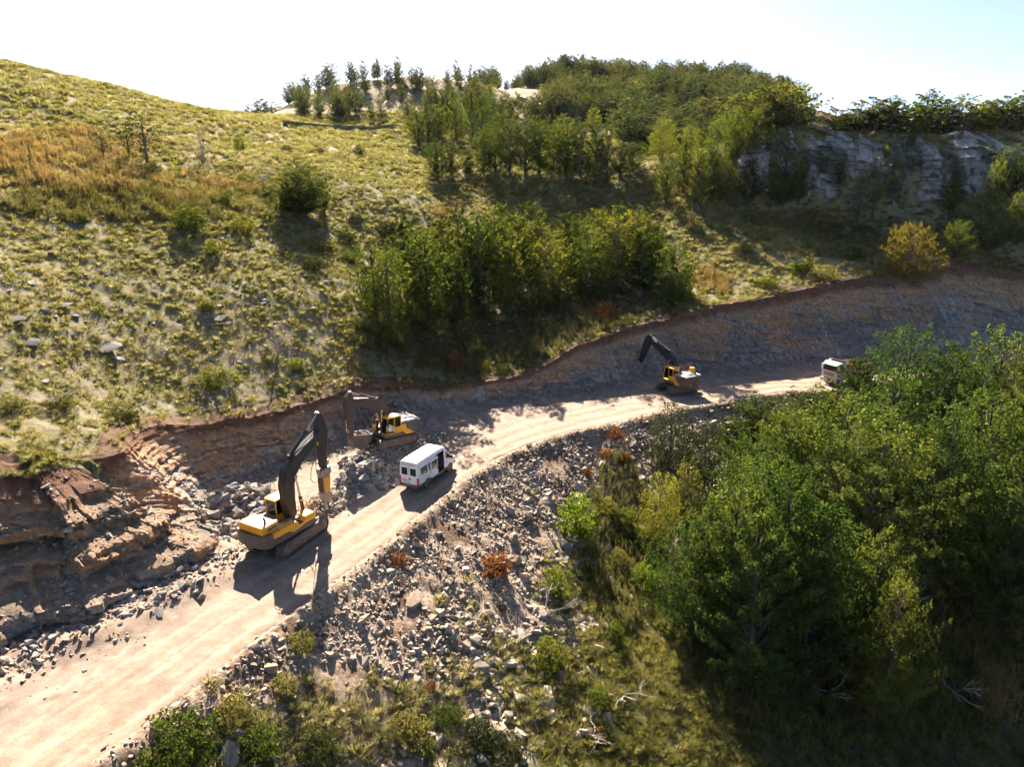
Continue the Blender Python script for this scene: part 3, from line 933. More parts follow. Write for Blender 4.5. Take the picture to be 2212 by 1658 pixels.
# crumbs along the foot of the bank and on its ledges
K = 9000
i = RNG.integers(0, len(FOOT), K)
dq = np.abs(RNG.normal(0, 1.3, K)) - 0.3
X = FOOT[i, 0] - FOOT_N[i, 0] * dq + RNG.uniform(-.4, .4, K); Y = FOOT[i, 1] - FOOT_N[i, 1] * dq + RNG.uniform(-.4, .4, K)
keep = in_view(X, Y, X * 0, 20, 20) & (fbm(X / 2.5, Y / 2.5, 121) > 0.42)
X, Y = X[keep], Y[keep]
dB_ = sdist(FOOT, FOOT_N, X, Y)
s = np.clip(0.09 * np.exp(RNG.normal(0, 0.6, len(X))) * 1.6, 0.07, 0.5) * (1 + 0.5 * (Y < 50))
Zc = road_z(X, Y) + s * 0.10
scatter('bank_debris', 'rock_blasted', np.stack([X, Y, Zc], 1), rnd_rot(len(X), 0.4), s, 'broken stone fallen along the foot of the rock cut')
# stony strip between the stepped bank and the near stretch of road
K = 9000
X = RNG.uniform(-36, -18, K); Y = RNG.uniform(22, 50, K)
a_ = sdist(FOOT, FOOT_N, X, Y)
kk = (a_ < 0.4) & (a_ > -3.6 + 1.6 * RNG.random(K)) & in_view(X, Y, X * 0, 20, 20) & (fbm(X / 1.8, Y / 1.8, 131) > 0.36)
X, Y, a_ = X[kk], Y[kk], a_[kk]
s = np.clip(0.075 * np.exp(RNG.normal(0, 0.65, len(X))) * 1.7, 0.06, 0.6)
scatter('verge_rubble', 'rock_scree', np.stack([X, Y, road_z(X, Y) + s * 0.10], 1), rnd_rot(len(X), 0.4), s, 'brown rubble strip between the stepped ledges and the road')
# stones resting on the ledges of the stepped bank
ns = BV.shape[0]
up = np.diff(BV[:, :84, 2], axis=1) / np.maximum(np.hypot(*np.moveaxis(np.diff(BV[:, :84, :2], axis=1), -1, 0)), 1e-4)
si, ri = np.nonzero(up < 0.45)
okk = ri > 6
si, ri = si[okk], ri[okk]
pick = RNG.choice(len(si), min(2600, len(si)), replace=False)
P = (BV[si[pick], ri[pick]] + BV[si[pick], ri[pick] + 1]) / 2
s = np.clip(0.085 * np.exp(RNG.normal(0, 0.6, len(P))) * 1.7, 0.07, 0.55)
P = P + np.stack([RNG.uniform(-.1, .1, len(P)), RNG.uniform(-.1, .1, len(P)), s * 0.1], 1)
kk = in_view(P[:, 0], P[:, 1], P[:, 2], 30, 30)
scatter('ledge_stones', 'rock_scree', P[kk], rnd_rot(kk.sum(), 0.4), s[kk], 'small stones lying on the ledges of the rock cut')
# gravel on the road
K = 7000
X = RNG.uniform(-40, 60, K); Y = RNG.uniform(18, 100, K)
a, b = sdist(FOOT, FOOT_N, X, Y), -sdist(EDGE, EDGE_N, X, Y)
keep = (a < 0) & (b < 0) & in_view(X, Y, X * 0, 10, 10) & ((b > -1.3) | (b < -5.5) | (RNG.random(K) < 0.12))
X, Y = X[keep], Y[keep]
s = np.clip(0.05 * np.exp(RNG.normal(0, 0.5, len(X))) * 1.7, 0.05, 0.28)
scatter('road_gravel', 'rock_scree', np.stack([X, Y, road_z(X, Y) + s * 0.08], 1), rnd_rot(len(X), 0.3), s, 'scattered gravel along the edges of the dirt road')

# stones in the grass of the hill
K = 15000
X = RNG.uniform(-75, 120, K); Y = RNG.uniform(35, 150, K)
Zs, b_, o_, H_ = land(X, Y, True)
px, py = to_px(X, Y, Zs)
nz = fbm(X / 5, Y / 5, 33)
keep = (b_ > 12) & in_view(X, Y, Zs, 30, 30) & (RNG.random(K) < 0.15 + 1.1 * sstep(0.40, 0.7, nz) * (1 - sstep(60, 125, Y)) + 0.2)
X, Y, Zs = X[keep], Y[keep], Zs[keep]
s = np.clip(0.15 * np.exp(RNG.normal(0, 0.6, len(X))) * 1.6, 0.08, 0.9)
scatter('hill_stones', 'rock_limestone', np.stack([X, Y, Zs + s * 0.06], 1), rnd_rot(len(X), 0.25), np.stack([s * 1.2, s, s * 0.6], 1), 'flat pale stones showing through the grass')
# single slabs that stand out on the hill
for (a, b), sz in {(225, 752): 2.6, (470, 690): 1.6, (30, 690): 1.8, (60, 740): 2.2, (480, 700): 1.3, (690, 610): 1.2, (560, 655): 1.1, (130, 660): 1.4}.items():
    p, _ = cast([a], [b])
    o_ = rock_thing(p[0] + np.array((0, 0, 0.01 * sz)), sz, 'slab', 'flat grey rock slab lying in the grass of the bare hill', 'rock slabs on the bare hill', 0.06, 0.2)
    o_.rotation_euler = (0.30, random.uniform(-.05, .05), random.uniform(-0.5, 0.5))


# ------------------------------------------------------------------ machine building kit
class MB:
    def __init__(self):
        self.bm = bmesh.new()

    def face(self, vs):
        try:
            return self.bm.faces.new(vs)
        except ValueError:
            return None

    def hexa(self, pts):
        v = [self.bm.verts.new(p) for p in pts]
        for f in ((0, 3, 2, 1), (4, 5, 6, 7), (0, 1, 5, 4), (1, 2, 6, 5), (2, 3, 7, 6), (3, 0, 4, 7)):
            self.face([v[i] for i in f])
        return self

    def box(self, x0, x1, y0, y1, z0, z1):
        return self.hexa([(x0, y0, z0), (x1, y0, z0), (x1, y1, z0), (x0, y1, z0), (x0, y0, z1), (x1, y0, z1), (x1, y1, z1), (x0, y1, z1)])

    def obox(self, c, ax, hx, ay, hy, az, hz):
        c, ax, ay, az = Vector(c), Vector(ax) * hx, Vector(ay) * hy, Vector(az) * hz
        return self.hexa([c - ax - ay - az, c + ax - ay - az, c + ax + ay - az, c - ax + ay - az, c - ax - ay + az, c + ax - ay + az, c + ax + ay + az, c - ax + ay + az])

    def prism(self, poly, y0, y1, axis='y'):
        def mk(p, t):
            return {'y': (p[0], t, p[1]), 'z': (p[0], p[1], t), 'x': (t, p[0], p[1])}[axis]
        a = [self.bm.verts.new(mk(p, y0)) for p in poly]
        b = [self.bm.verts.new(mk(p, y1)) for p in poly]
        n = len(poly)
        self.face(a); self.face(b[::-1])
        for i in range(n):
            self.face([a[i], b[i], b[(i + 1) % n], a[(i + 1) % n]])
        return self

    def beam(self, path, ht, hw):
        """box girder along a path in the x-z plane; half heights ht, half width hw"""
        P = [Vector((p[0], 0, p[1])) for p in path]
        rings = []
        for i, p in enumerate(P):
            t = (P[min(i + 1, len(P) - 1)] - P[max(i - 1, 0)]).normalized()
            n = Vector((-t.z, 0, t.x))
            w = hw[i] if isinstance(hw, (list, tuple)) else hw
            h = ht[i]
            rings.append([self.bm.verts.new(p + n * h + Vector((0, w, 0))), self.bm.verts.new(p + n * h - Vector((0, w, 0))),
                          self.bm.verts.new(p - n * h - Vector((0, w, 0))), self.bm.verts.new(p - n * h + Vector((0, w, 0)))])
        for a, b in zip(rings, rings[1:]):
            for i in range(4):
                self.face([a[i], a[(i + 1) % 4], b[(i + 1) % 4], b[i]])
        self.face(rings[0][::-1]); self.face(rings[-1])
        return self

    def cyl(self, p0, p1, r0, r1=None, n=12):
        r1 = r0 if r1 is None else r1
        p0, p1 = Vector(p0), Vector(p1)
        t = (p1 - p0).normalized()
        u = t.orthogonal().normalized(); w = t.cross(u)
        A, B = [], []
        for i in range(n):
            a = 2 * math.pi * i / n
            q = u * math.cos(a) + w * math.sin(a)
            A.append(self.bm.verts.new(p0 + q * r0)); B.append(self.bm.verts.new(p1 + q * r1))
        for i in range(n):
            self.face([A[i], A[(i + 1) % n], B[(i + 1) % n], B[i]])
        self.face(A[::-1]); self.face(B)
        return self

    def tube(self, pts, r, n=6):
        P = [Vector(p) for p in pts]
        prev = None
        for i, p in enumerate(P):
            t = (P[min(i + 1, len(P) - 1)] - P[max(i - 1, 0)]).normalized()
            u = t.cross(Vector((0.3, 0.9, 0.31))).normalized(); w = t.cross(u)
            rr = r[i] if isinstance(r, (list, tuple)) else r
            ring = [self.bm.verts.new(p + (u * math.cos(6.2832 * k / n) + w * math.sin(6.2832 * k / n)) * rr) for k in range(n)]
            if prev:
                for k in range(n):
                    self.face([prev[k], prev[(k + 1) % n], ring[(k + 1) % n], ring[k]])
            else:
                self.face(ring[::-1])
            prev = ring
        self.face(prev)
        return self

    def xf(self, m):
        bmesh.ops.transform(self.bm, matrix=m, verts=self.bm.verts)
        return self

    def build(self, name, mat, parent=None, bevel=0.0, smooth=False, loc=None, rot=None):
        bmesh.ops.recalc_face_normals(self.bm, faces=self.bm.faces)
        me = bpy.data.meshes.new(name)
        self.bm.to_mesh(me); self.bm.free()
        if smooth:
            me.polygons.foreach_set('use_smooth', np.ones(len(me.polygons), bool))
        me.materials.append(mat)
        o = link(name, me, parent, None, loc, rot)
        if bevel:
            b = o.modifiers.new('bevel', 'BEVEL'); b.width = bevel; b.segments = 2; b.limit_method = 'ANGLE'; b.angle_limit = math.radians(35)
        return o


def empty(name, loc, rot=(0, 0, 0)):
    o = bpy.data.objects.new(name, None)
    COL.objects.link(o)
    o.location = loc; o.rotation_euler = rot
    o.empty_display_size = 0.3
    return o


M['yellow'] = mat_paint('machine_yellow', (0.90, 0.37, 0.006), 0.38, dirt=(0.50, 0.32, 0.13), dirt_amt=0.25)
M['mdark'] = mat_paint('machine_dark_grey', (0.055, 0.052, 0.05), 0.5, dirt=(0.26, 0.19, 0.13), dirt_amt=0.6)
M['boomdark'] = mat_paint('boom_dark', (0.018, 0.018, 0.019), 0.5, dirt=(0.10, 0.078, 0.058), dirt_amt=0.35)
M['boombrown'] = mat_paint('boom_dusty', (0.060, 0.036, 0.025), 0.6, dirt=(0.16, 0.09, 0.05), dirt_amt=0.6)
M['deck'] = mat_paint('deck_grey', (0.13, 0.12, 0.11), 0.55, dirt=(0.34, 0.27, 0.20), dirt_amt=0.7)
M['hoodpale'] = mat_paint('hood_pale', (0.42, 0.40, 0.38), 0.55, dirt=(0.42, 0.34, 0.27), dirt_amt=0.6)
M['skirt'] = mat_paint('skirt_brown', (0.085, 0.065, 0.055), 0.5, dirt=(0.24, 0.15, 0.10), dirt_amt=0.7)
M['track'] = mat_paint('track_steel', (0.11, 0.10, 0.095), 0.55, metal=0.3, dirt=(0.33, 0.26, 0.20), dirt_amt=0.75, scale=5)
M['frame'] = mat_paint('track_frame', (0.14, 0.085, 0.06), 0.6, dirt=(0.36, 0.24, 0.16), dirt_amt=0.85, scale=3)
M['chrome'] = mat_paint('chrome_rod', (0.62, 0.58, 0.52), 0.22, metal=0.9, dirt=(0.45, 0.35, 0.25), dirt_amt=0.4)
M['steel'] = mat_paint('worn_steel', (0.33, 0.31, 0.29), 0.45, metal=0.5, dirt=(0.38, 0.28, 0.2), dirt_amt=0.6)
M['black'] = mat_paint('black_rubber', (0.018, 0.018, 0.018), 0.7, dirt=(0.15, 0.12, 0.09), dirt_amt=0.5)
M['red'] = mat_paint('red_plastic', (0.55, 0.02, 0.02), 0.35, dirt_amt=0.2)
M['amber'] = mat_paint('amber_plastic', (0.75, 0.42, 0.03), 0.35, dirt_amt=0.2)
M['white'] = mat_paint('white_paint', (0.80, 0.80, 0.80), 0.35, dirt=(0.60, 0.52, 0.44), dirt_amt=0.35, scale=1.2)
M['truckwhite'] = mat_paint('dusty_cream_paint', (0.62, 0.57, 0.50), 0.45, dirt=(0.45, 0.34, 0.25), dirt_amt=0.7)
M['tipper'] = mat_paint('tipper_rust', (0.32, 0.14, 0.07), 0.6, dirt=(0.42, 0.30, 0.22), dirt_amt=0.7)
M['glass'] = mat_glass('dark_glass')
M['clear'] = mat_clear('clear_glass')
M['seatgrey'] = mat_paint('seat_cloth', (0.05, 0.05, 0.055), 0.9, dirt_amt=0.2)
M['hivis'] = mat_paint('hivis_green', (0.10, 0.62, 0.06), 0.8, dirt_amt=0.1)
M['skin'] = mat_paint('skin', (0.42, 0.24, 0.17), 0.6, dirt_amt=0.0)
M['cloth'] = mat_paint('trousers', (0.03, 0.035, 0.05), 0.9, dirt_amt=0.1)


def track_pair(root, ang, L, gauge, ws, Ht, fm='frame'):
    """two crawler tracks, turned by ang against the upper carriage"""
    m = Matrix.Rotation(ang, 4, 'Z')
    r = Ht / 2
    straight = L - Ht
    per = 2 * straight + 2 * math.pi * r
    n = int(per / 0.20)
    for s in (-1, 1):
        yc = s * gauge
        b = MB()
        for k in range(n):
            q = per * k / n
            if q < straight:
                c, t = (-straight / 2 + q, 0.0), (1, 0)
            elif q < straight + math.pi * r:
                a = (q - straight) / r
                c, t = (straight / 2 + r * math.sin(a), r - r * math.cos(a)), (math.cos(a), math.sin(a))
            elif q < 2 * straight + math.pi * r:
                c, t = (straight / 2 - (q - straight - math.pi * r), 2 * r), (-1, 0)
            else:
                a = (q - 2 * straight - math.pi * r) / r
                c, t = (-straight / 2 - r * math.sin(a), r + r * math.cos(a)), (-math.cos(a), -math.sin(a))
            T = Vector((t[0], 0, t[1])); Nn = Vector((t[1], 0, -t[0]))
            C = Vector((c[0], yc, c[1]))
            b.obox(C - Nn * 0.03, T, 0.085, (0, 1, 0), ws / 2, Nn, 0.03)
            b.obox(C + Nn * 0.02 - T * 0.06, T, 0.018, (0, 1, 0), ws / 2, Nn, 0.03)
        tr = b.xf(m).build('track', M['track'], root)
        # belt behind the shoes, so that no light shows through
        f = MB()
        prof = []
        for k in range(24):
            a = math.pi * k / 12
            prof.append((math.copysign(straight / 2, math.cos(a)) + (r - 0.10) * math.cos(a), r + (r - 0.10) * math.sin(a)))
        f.prism(prof, yc - ws * 0.30, yc + ws * 0.30)
        f.xf(m).build('track_chain', M['mdark'], tr)
        g = MB()
        y1 = yc + s * ws * 0.34
        g.prism([(-straight / 2 + 0.15, r - 0.26), (straight / 2 - 0.5, r - 0.26), (straight / 2 - 0.3, r + 0.1), (straight / 2 - 0.55, r + 0.30), (-straight / 2 + 0.5, r + 0.30), (-straight / 2 + 0.15, r + 0.12)],
                min(yc, y1), max(yc, y1))
        for k in range(7):
            x = -straight / 2 + 0.45 + k * (straight - 0.9) / 6
            g.cyl((x, yc - ws * .3, r - 0.30), (x, y1, r - 0.30), 0.13, n=10)
        g.xf(m).build('track_frame', M[fm], tr, 0.02)
        for x, nm, rad in ((straight / 2, 'sprocket', r * 0.72), (-straight / 2, 'idler', r * 0.66)):
            w = MB().cyl((x, yc - ws * 0.33, r), (x, yc + s * ws * 0.40, r), rad, n=20).cyl((x, yc, r), (x, yc + s * ws * 0.47, r), rad * 0.6, rad * 0.5, n=16)
            w.xf(m).build(nm, M['frame'], tr)
    u = MB().box(-1.5, 1.5, -gauge, gauge, Ht * 0.45, Ht * 0.85)
    u.xf(m).build('undercarriage', M['skirt'], root, 0.03)


def cylinder(root, nm, p0, p1, frac=0.55, r=0.11, mat='boomdark'):
    p0, p1 = Vector(p0), Vector(p1)
    m = p0.lerp(p1, frac)
    b = MB().cyl(p0, m, r, n=14).cyl(m - (m - p0).normalized() * 0.12, m, r * 1.25, n=14)
    b.cyl(p0 - Vector((0, 0.12, 0)), p0 + Vector((0, 0.12, 0)), r * 1.2, n=12)
    o = b.build(nm, M[mat], root)
    MB().cyl(m - (m - p0).normalized() * 0.05, p1, r * 0.55, n=12).cyl(p1 - Vector((0, 0.1, 0)), p1 + Vector((0, 0.1, 0)), r * 1.1, n=12).build('rod', M['chrome'], o)


def cab(root, x0, x1, y0, y1, z0, z1, post='yellow', roof='yellow'):
    """operator cab: floor box, posts, roof and a pane for every opening"""
    s = 0.07
    xm = x0 + (x1 - x0) * 0.42
    xf = x1 + 0.02
    c = MB().box(x0, x1, y0, y1, z0, z0 + 0.12)
    c.box(x0, x1 - 0.1, y0, y0 + 0.05, z0, z0 + 0.62)
    c.box(x0, x0 + 0.06, y0, y1, z0, z0 + 0.55)
    c.box(x0, xm, y1 - 0.05, y1, z0, z0 + 0.70)
    for (x, y) in ((x0, y0), (x0, y1 - s), (xm, y1 - s), (xm, y0)):
        c.box(x, x + s, y, y + s, z0, z1)
    for y in (y0, y1 - s):
        c.hexa([(xf - s, y, z0), (xf, y, z0), (xf, y + s, z0), (xf - s, y + s, z0), (x1 - 0.22 - s, y, z1), (x1 - 0.22, y, z1), (x1 - 0.22, y + s, z1), (x1 - 0.22 - s, y + s, z1)])
    cb = c.build('cab', M[post], root, 0.012)
    rf = MB().prism([(x0 - 0.05, z1), (x1 - 0.05, z1 - 0.02), (x1 - 0.12, z1 + 0.11), (x0 + 0.25, z1 + 0.15), (x0 - 0.05, z1 + 0.09)], y0 - 0.04, y1 + 0.04)
    rf.build('cab_roof', M[roof], cb, 0.04)
    MB().hexa([(xf - .03, y0 + s, z0 + .12), (xf, y0 + s, z0 + .12), (xf, y1 - s, z0 + .12), (xf - .03, y1 - s, z0 + .12),
               (x1 - .25, y0 + s, z1), (x1 - .22, y0 + s, z1), (x1 - .22, y1 - s, z1), (x1 - .25, y1 - s, z1)]).build('windshield', M['clear'], cb)
    for (a, b, zz) in ((x0 + s, xm, z0 + 0.70), (xm + s, x1 - 0.2, z0 + 0.30)):
        MB().box(a, b, y1 - 0.04, y1 - 0.02, zz, z1 - 0.03).build('side_window', M['clear'], cb)
    MB().box(x0 + s, x1 - 0.2, y0 + 0.02, y0 + 0.04, z0 + 0.62, z1 - 0.03).build('side_window', M['clear'], cb)
    MB().box(x0 + 0.02, x0 + 0.04, y0 + s, y1 - s, z0 + 0.55, z1 - 0.03).build('rear_window', M['glass'], cb)
    ym = (y0 + y1) / 2
    st = MB().box(x0 + 0.25, x0 + 0.75, ym - 0.25, ym + 0.25, z0 + 0.12, z0 + 0.55).box(x0 + 0.2, x0 + 0.33, ym - 0.25, ym + 0.25, z0 + 0.5, z0 + 1.25)
    st.box(x0 + 0.45, x0 + 0.95, ym - 0.42, ym - 0.28, z0 + 0.3, z0 + 0.75).box(x0 + 0.45, x0 + 0.95, ym + 0.28, ym + 0.42, z0 + 0.3, z0 + 0.75)
    st.build('operator_seat', M['seatgrey'], cb, 0.03)
    return cb


def rail(root, pts, mat='yellow', r=0.028):
    MB().tube(pts, r, 6).build('handrail', M[mat], root, smooth=True)


def excavator(label, loc, up_deg, trk_deg, spec, tilt=(0, 0)):
    root = empty('excavator', loc, (tilt[0], tilt[1], math.radians(up_deg)))
    tag(root, label, 'excavator', 'excavators along the cut')
    S = spec
    k = S['k']
    track_pair(root, math.radians(trk_deg - up_deg), S['L'], S['gauge'], 0.62 * k, 1.12 * k)
    z0 = 1.28 * k
    MB().cyl((0, 0, 0.75 * k), (0, 0, z0), 0.85 * k, n=24).build('turntable', M['mdark'], root)
    hw, xr, xf = S['hw'], S['xr'], S['xf']
    MB().box(xr + 0.7, xf, -hw + 0.03, hw - 0.03, z0, z0 + 0.30).build('deck', M['deck'], root, 0.03)
    # counterweight with a rounded back
    cw = [(xr + 0.95, -hw)]
    for q in range(13):
        a = -math.pi / 2 + math.pi * q / 12
        cw.append((xr + 0.60 - 0.60 * math.cos(a) ** 0.75 if math.cos(a) > 0 else xr + 0.60, hw * math.sin(a) if abs(a) > 1.2 else hw * (math.sin(a))))
    cw.append((xr + 0.95, hw))
    zt = S['cwtop']
    c = MB().prism(cw, z0 - 0.06, zt, 'z').build('counterweight', M[S['cwmat']], root, 0.07)
    return root, z0


def counterweight_marks(root, xr, z, hw):
    for s in (-1, 1):
        for a, b in ((0.16, 0.10), (0.0, 0.08)):
            MB().prism([(s * hw * 0.42, z + a), (s * hw * 0.68, z + a), (s * hw * 0.62, z + a - b), (s * hw * 0.46, z + a - b)], xr - 0.005, xr + 0.02, 'x').build('red_chevron', M['red'], root)
        MB().box(xr + 0.02, xr + 0.06, s * hw * 0.42 - .12, s * hw * 0.42 + .12, z - 0.75, z - 0.63).build('marker_lamp', M['amber'], root)


def hoses(root, runs, r=0.03):
    for pts in runs:
        MB().tube(pts, r, 6).build('hydraulic_hose', M['black'], root, smooth=True)


# -------- large excavator with rock breaker
e1, z0 = excavator('large yellow excavator with black boom and rock breaker beside the road', (-17.2, 48.45, 0.02), 61, 68,
                   dict(k=1.02, L=5.5, gauge=1.38, hw=1.62, xr=-3.75, xf=1.55, cwtop=2.28, cwmat='skirt'))
MB().prism([(-2.9, z0 + .02), (1.30, z0 + .02), (1.30, z0 + 0.42), (0.25, z0 + 0.42), (-0.9, z0 + 0.24), (-1.4, z0 + 0.5), (-2.9, z0 + .52)], -1.66, -1.40).build('side_skirt', M['skirt'], e1, 0.03)
MB().prism([(-2.85, z0 + .54), (-1.42, z0 + .52), (-0.95, z0 + .26), (-0.78, z0 + .26), (-0.78, z0 + 1.0), (-2.85, z0 + .98)], -1.67, -1.15).build('side_door', M['yellow'], e1, 0.025)
MB().prism([(-0.76, z0 + .26), (0.24, z0 + .44), (0.24, z0 + .80), (0.02, z0 + .62), (-0.45, z0 + .62), (-0.62, z0 + .98), (-0.76, z0 + 1.0)], -1.67, -1.05).build('side_door', M['yellow'], e1, 0.025)
tb = MB().prism([(0.26, z0 + .44), (1.30, z0 + .44), (1.34, z0 + .70), (1.20, z0 + 1.0), (0.26, z0 + 1.02)], -1.66, -0.75).build('tool_box', M['yellow'], e1, 0.03)
MB().box(-0.50, 0.16, -1.60, -0.72, z0 + 0.55, z0 + 0.66).build('step', M['black'], e1)
MB().box(-2.0, 0.24, -1.12, -0.62, z0 + 0.30, z0 + 0.92).build('walkway', M['deck'], e1, 0.02)
hd = MB().prism([(-3.48, z0 + .92), (-1.95, z0 + .92), (-1.95, z0 + 1.50), (-2.1, z0 + 1.57), (-3.40, z0 + 1.52), (-3.48, z0 + 1.46)], -1.22, 1.22).build('engine_hood', M['yellow'], e1, 0.04)
for q in range(9):
    MB().box(-2.95 + q * 0.095, -2.905 + q * 0.095, -1.235, -1.215, z0 + 1.08, z0 + 1.34).build('hood_vent', M['black'], hd)
MB().tube([(-2.75, -0.75, z0 + 1.5), (-2.75, -0.75, z0 + 1.85), (-2.88, -0.80, z0 + 2.0)], 0.09, 10).build('exhaust_pipe', M['black'], e1, smooth=True)
MB().box(-1.9, -0.7, 0.35, 1.55, z0 + 0.3, z0 + 1.0).build('fuel_tank', M['deck'], e1, 0.05)
MB().cyl((-1.55, 0.9, z0 + 1.0), (-1.55, 0.9, z0 + 1.28), 0.26, n=18).build('air_filter', M['deck'], e1)
cab(e1, -0.62, 1.18, 0.42, 1.55, z0 + 0.32, z0 + 2.05)
MB().tube([(-2.65, -1.30, z0 + 1.02), (-2.6, -1.30, z0 + 1.18), (-1.55, -1.30, z0 + 1.18), (-1.5, -1.30, z0 + 1.02)], 0.03).build('handrail', M['hoodpale'], e1, smooth=True)
rail(e1, [(1.25, -1.55, z0 + 1.0), (1.25, -1.55, z0 + 1.7), (0.6, -1.5, z0 + 1.75)])
rail(e1, [(0.28, -1.0, z0 + 1.0), (0.26, -1.0, z0 + 1.95), (0.55, -1.0, z0 + 2.05), (1.05, -1.0, z0 + 1.85), (1.1, -1.0, z0 + 1.0)])
rail(e1, [(1.3, -1.62, z0 + 0.8), (1.42, -1.62, z0 + 1.0), (1.42, -1.62, z0 + 1.5)])
MB().box(-1.98, -1.90, -1.20, -0.85, z0 + 1.1, z0 + 1.55).build('mirror', M['hoodpale'], e1)
bo = MB().beam([(0.35, 1.75), (0.20, 3.2), (0.22, 4.6), (0.55, 5.55), (1.35, 6.25), (3.85, 7.55)], [0.30, 0.44, 0.50, 0.55, 0.50, 0.26], [0.42, 0.38, 0.38, 0.38, 0.36, 0.30]).build('boom', M['boomdark'], e1, 0.03)
st = MB().beam([(3.95, 9.22), (4.05, 8.55), (4.18, 7.6), (4.15, 6.4), (4.08, 4.55)], [0.10, 0.34, 0.48, 0.36, 0.20], [0.24, 0.30, 0.32, 0.28, 0.22]).build('stick', M['boomdark'], e1, 0.025)
MB().box(3.74, 3.80, -0.12, 0.12, 6.55, 6.85).build('warning_plate', M['amber'], st)
cylinder(e1, 'stick_cylinder', (0.75, 0, 6.62), (3.98, 0, 9.12), 0.60, 0.15)
for s in (-1, 1):
    cylinder(e1, 'boom_cylinder', (1.25, s * 0.52, 1.75), (0.72, s * 0.50, 5.15), 0.50, 0.14, 'boombrown')
cylinder(e1, 'tool_cylinder', (4.66, 0, 7.7), (4.60, 0, 4.95), 0.62, 0.11)
MB().beam([(4.60, 4.95), (4.30, 4.50)], [0.09, 0.09], 0.20).build('link_arm', M['steel'], e1)
br = MB().prism([(3.72, 4.45), (4.62, 4.55), (4.70, 4.05), (4.50, 3.85), (3.75, 3.85)], -0.34, 0.34).build('breaker_bracket', M['steel'], e1, 0.03)
MB().prism([(3.74, 3.84), (4.50, 3.84), (4.42, 2.40), (3.78, 2.40)], -0.36, 0.36).build('breaker_housing', M['steel'], e1, 0.05)
MB().prism([(3.78, 3.74), (4.46, 3.74), (4.38, 2.46), (3.82, 2.46)], -0.385, -0.355).build('breaker_side_plate', M['yellow'], e1)
MB().prism([(-0.28, 3.72), (0.28, 3.72), (0.26, 2.48), (-0.26, 2.48)], 3.73, 3.75, 'x').build('breaker_front_plate', M['boombrown'], e1)
MB().prism([(3.76, 2.40), (4.44, 2.40), (4.36, 1.72), (3.86, 1.72)], -0.38, 0.38).build('breaker_collar', M['steel'], e1, 0.05)
MB().cyl((4.10, 0, 1.75), (4.08, 0, 0.85), 0.13, 0.115, n=14).build('chisel', M['steel'], e1, smooth=False)
hoses(e1, [[(0.0, y, 2.2), (-0.25, y, 3.4), (-0.30, y, 4.8), (0.05, y, 6.0), (0.9, y, 6.75), (2.2, y, 7.35), (3.4, y * 1.2, 8.0), (3.7, y * 1.2, 7.4), (3.62, y * 1.2, 6.0), (3.6, y, 4.6), (3.62, y, 4.1)] for y in (-0.22, 0.22)])
hoses(e1, [[(3.7, 0.45, 5.4), (3.3, 0.5, 4.4), (3.2, 0.5, 3.7), (3.5, 0.48, 3.3), (3.8, 0.40, 3.35)], [(0.2, 0.1, 6.35), (0.8, 0.12, 6.95), (1.4, 0.1, 6.85)]])


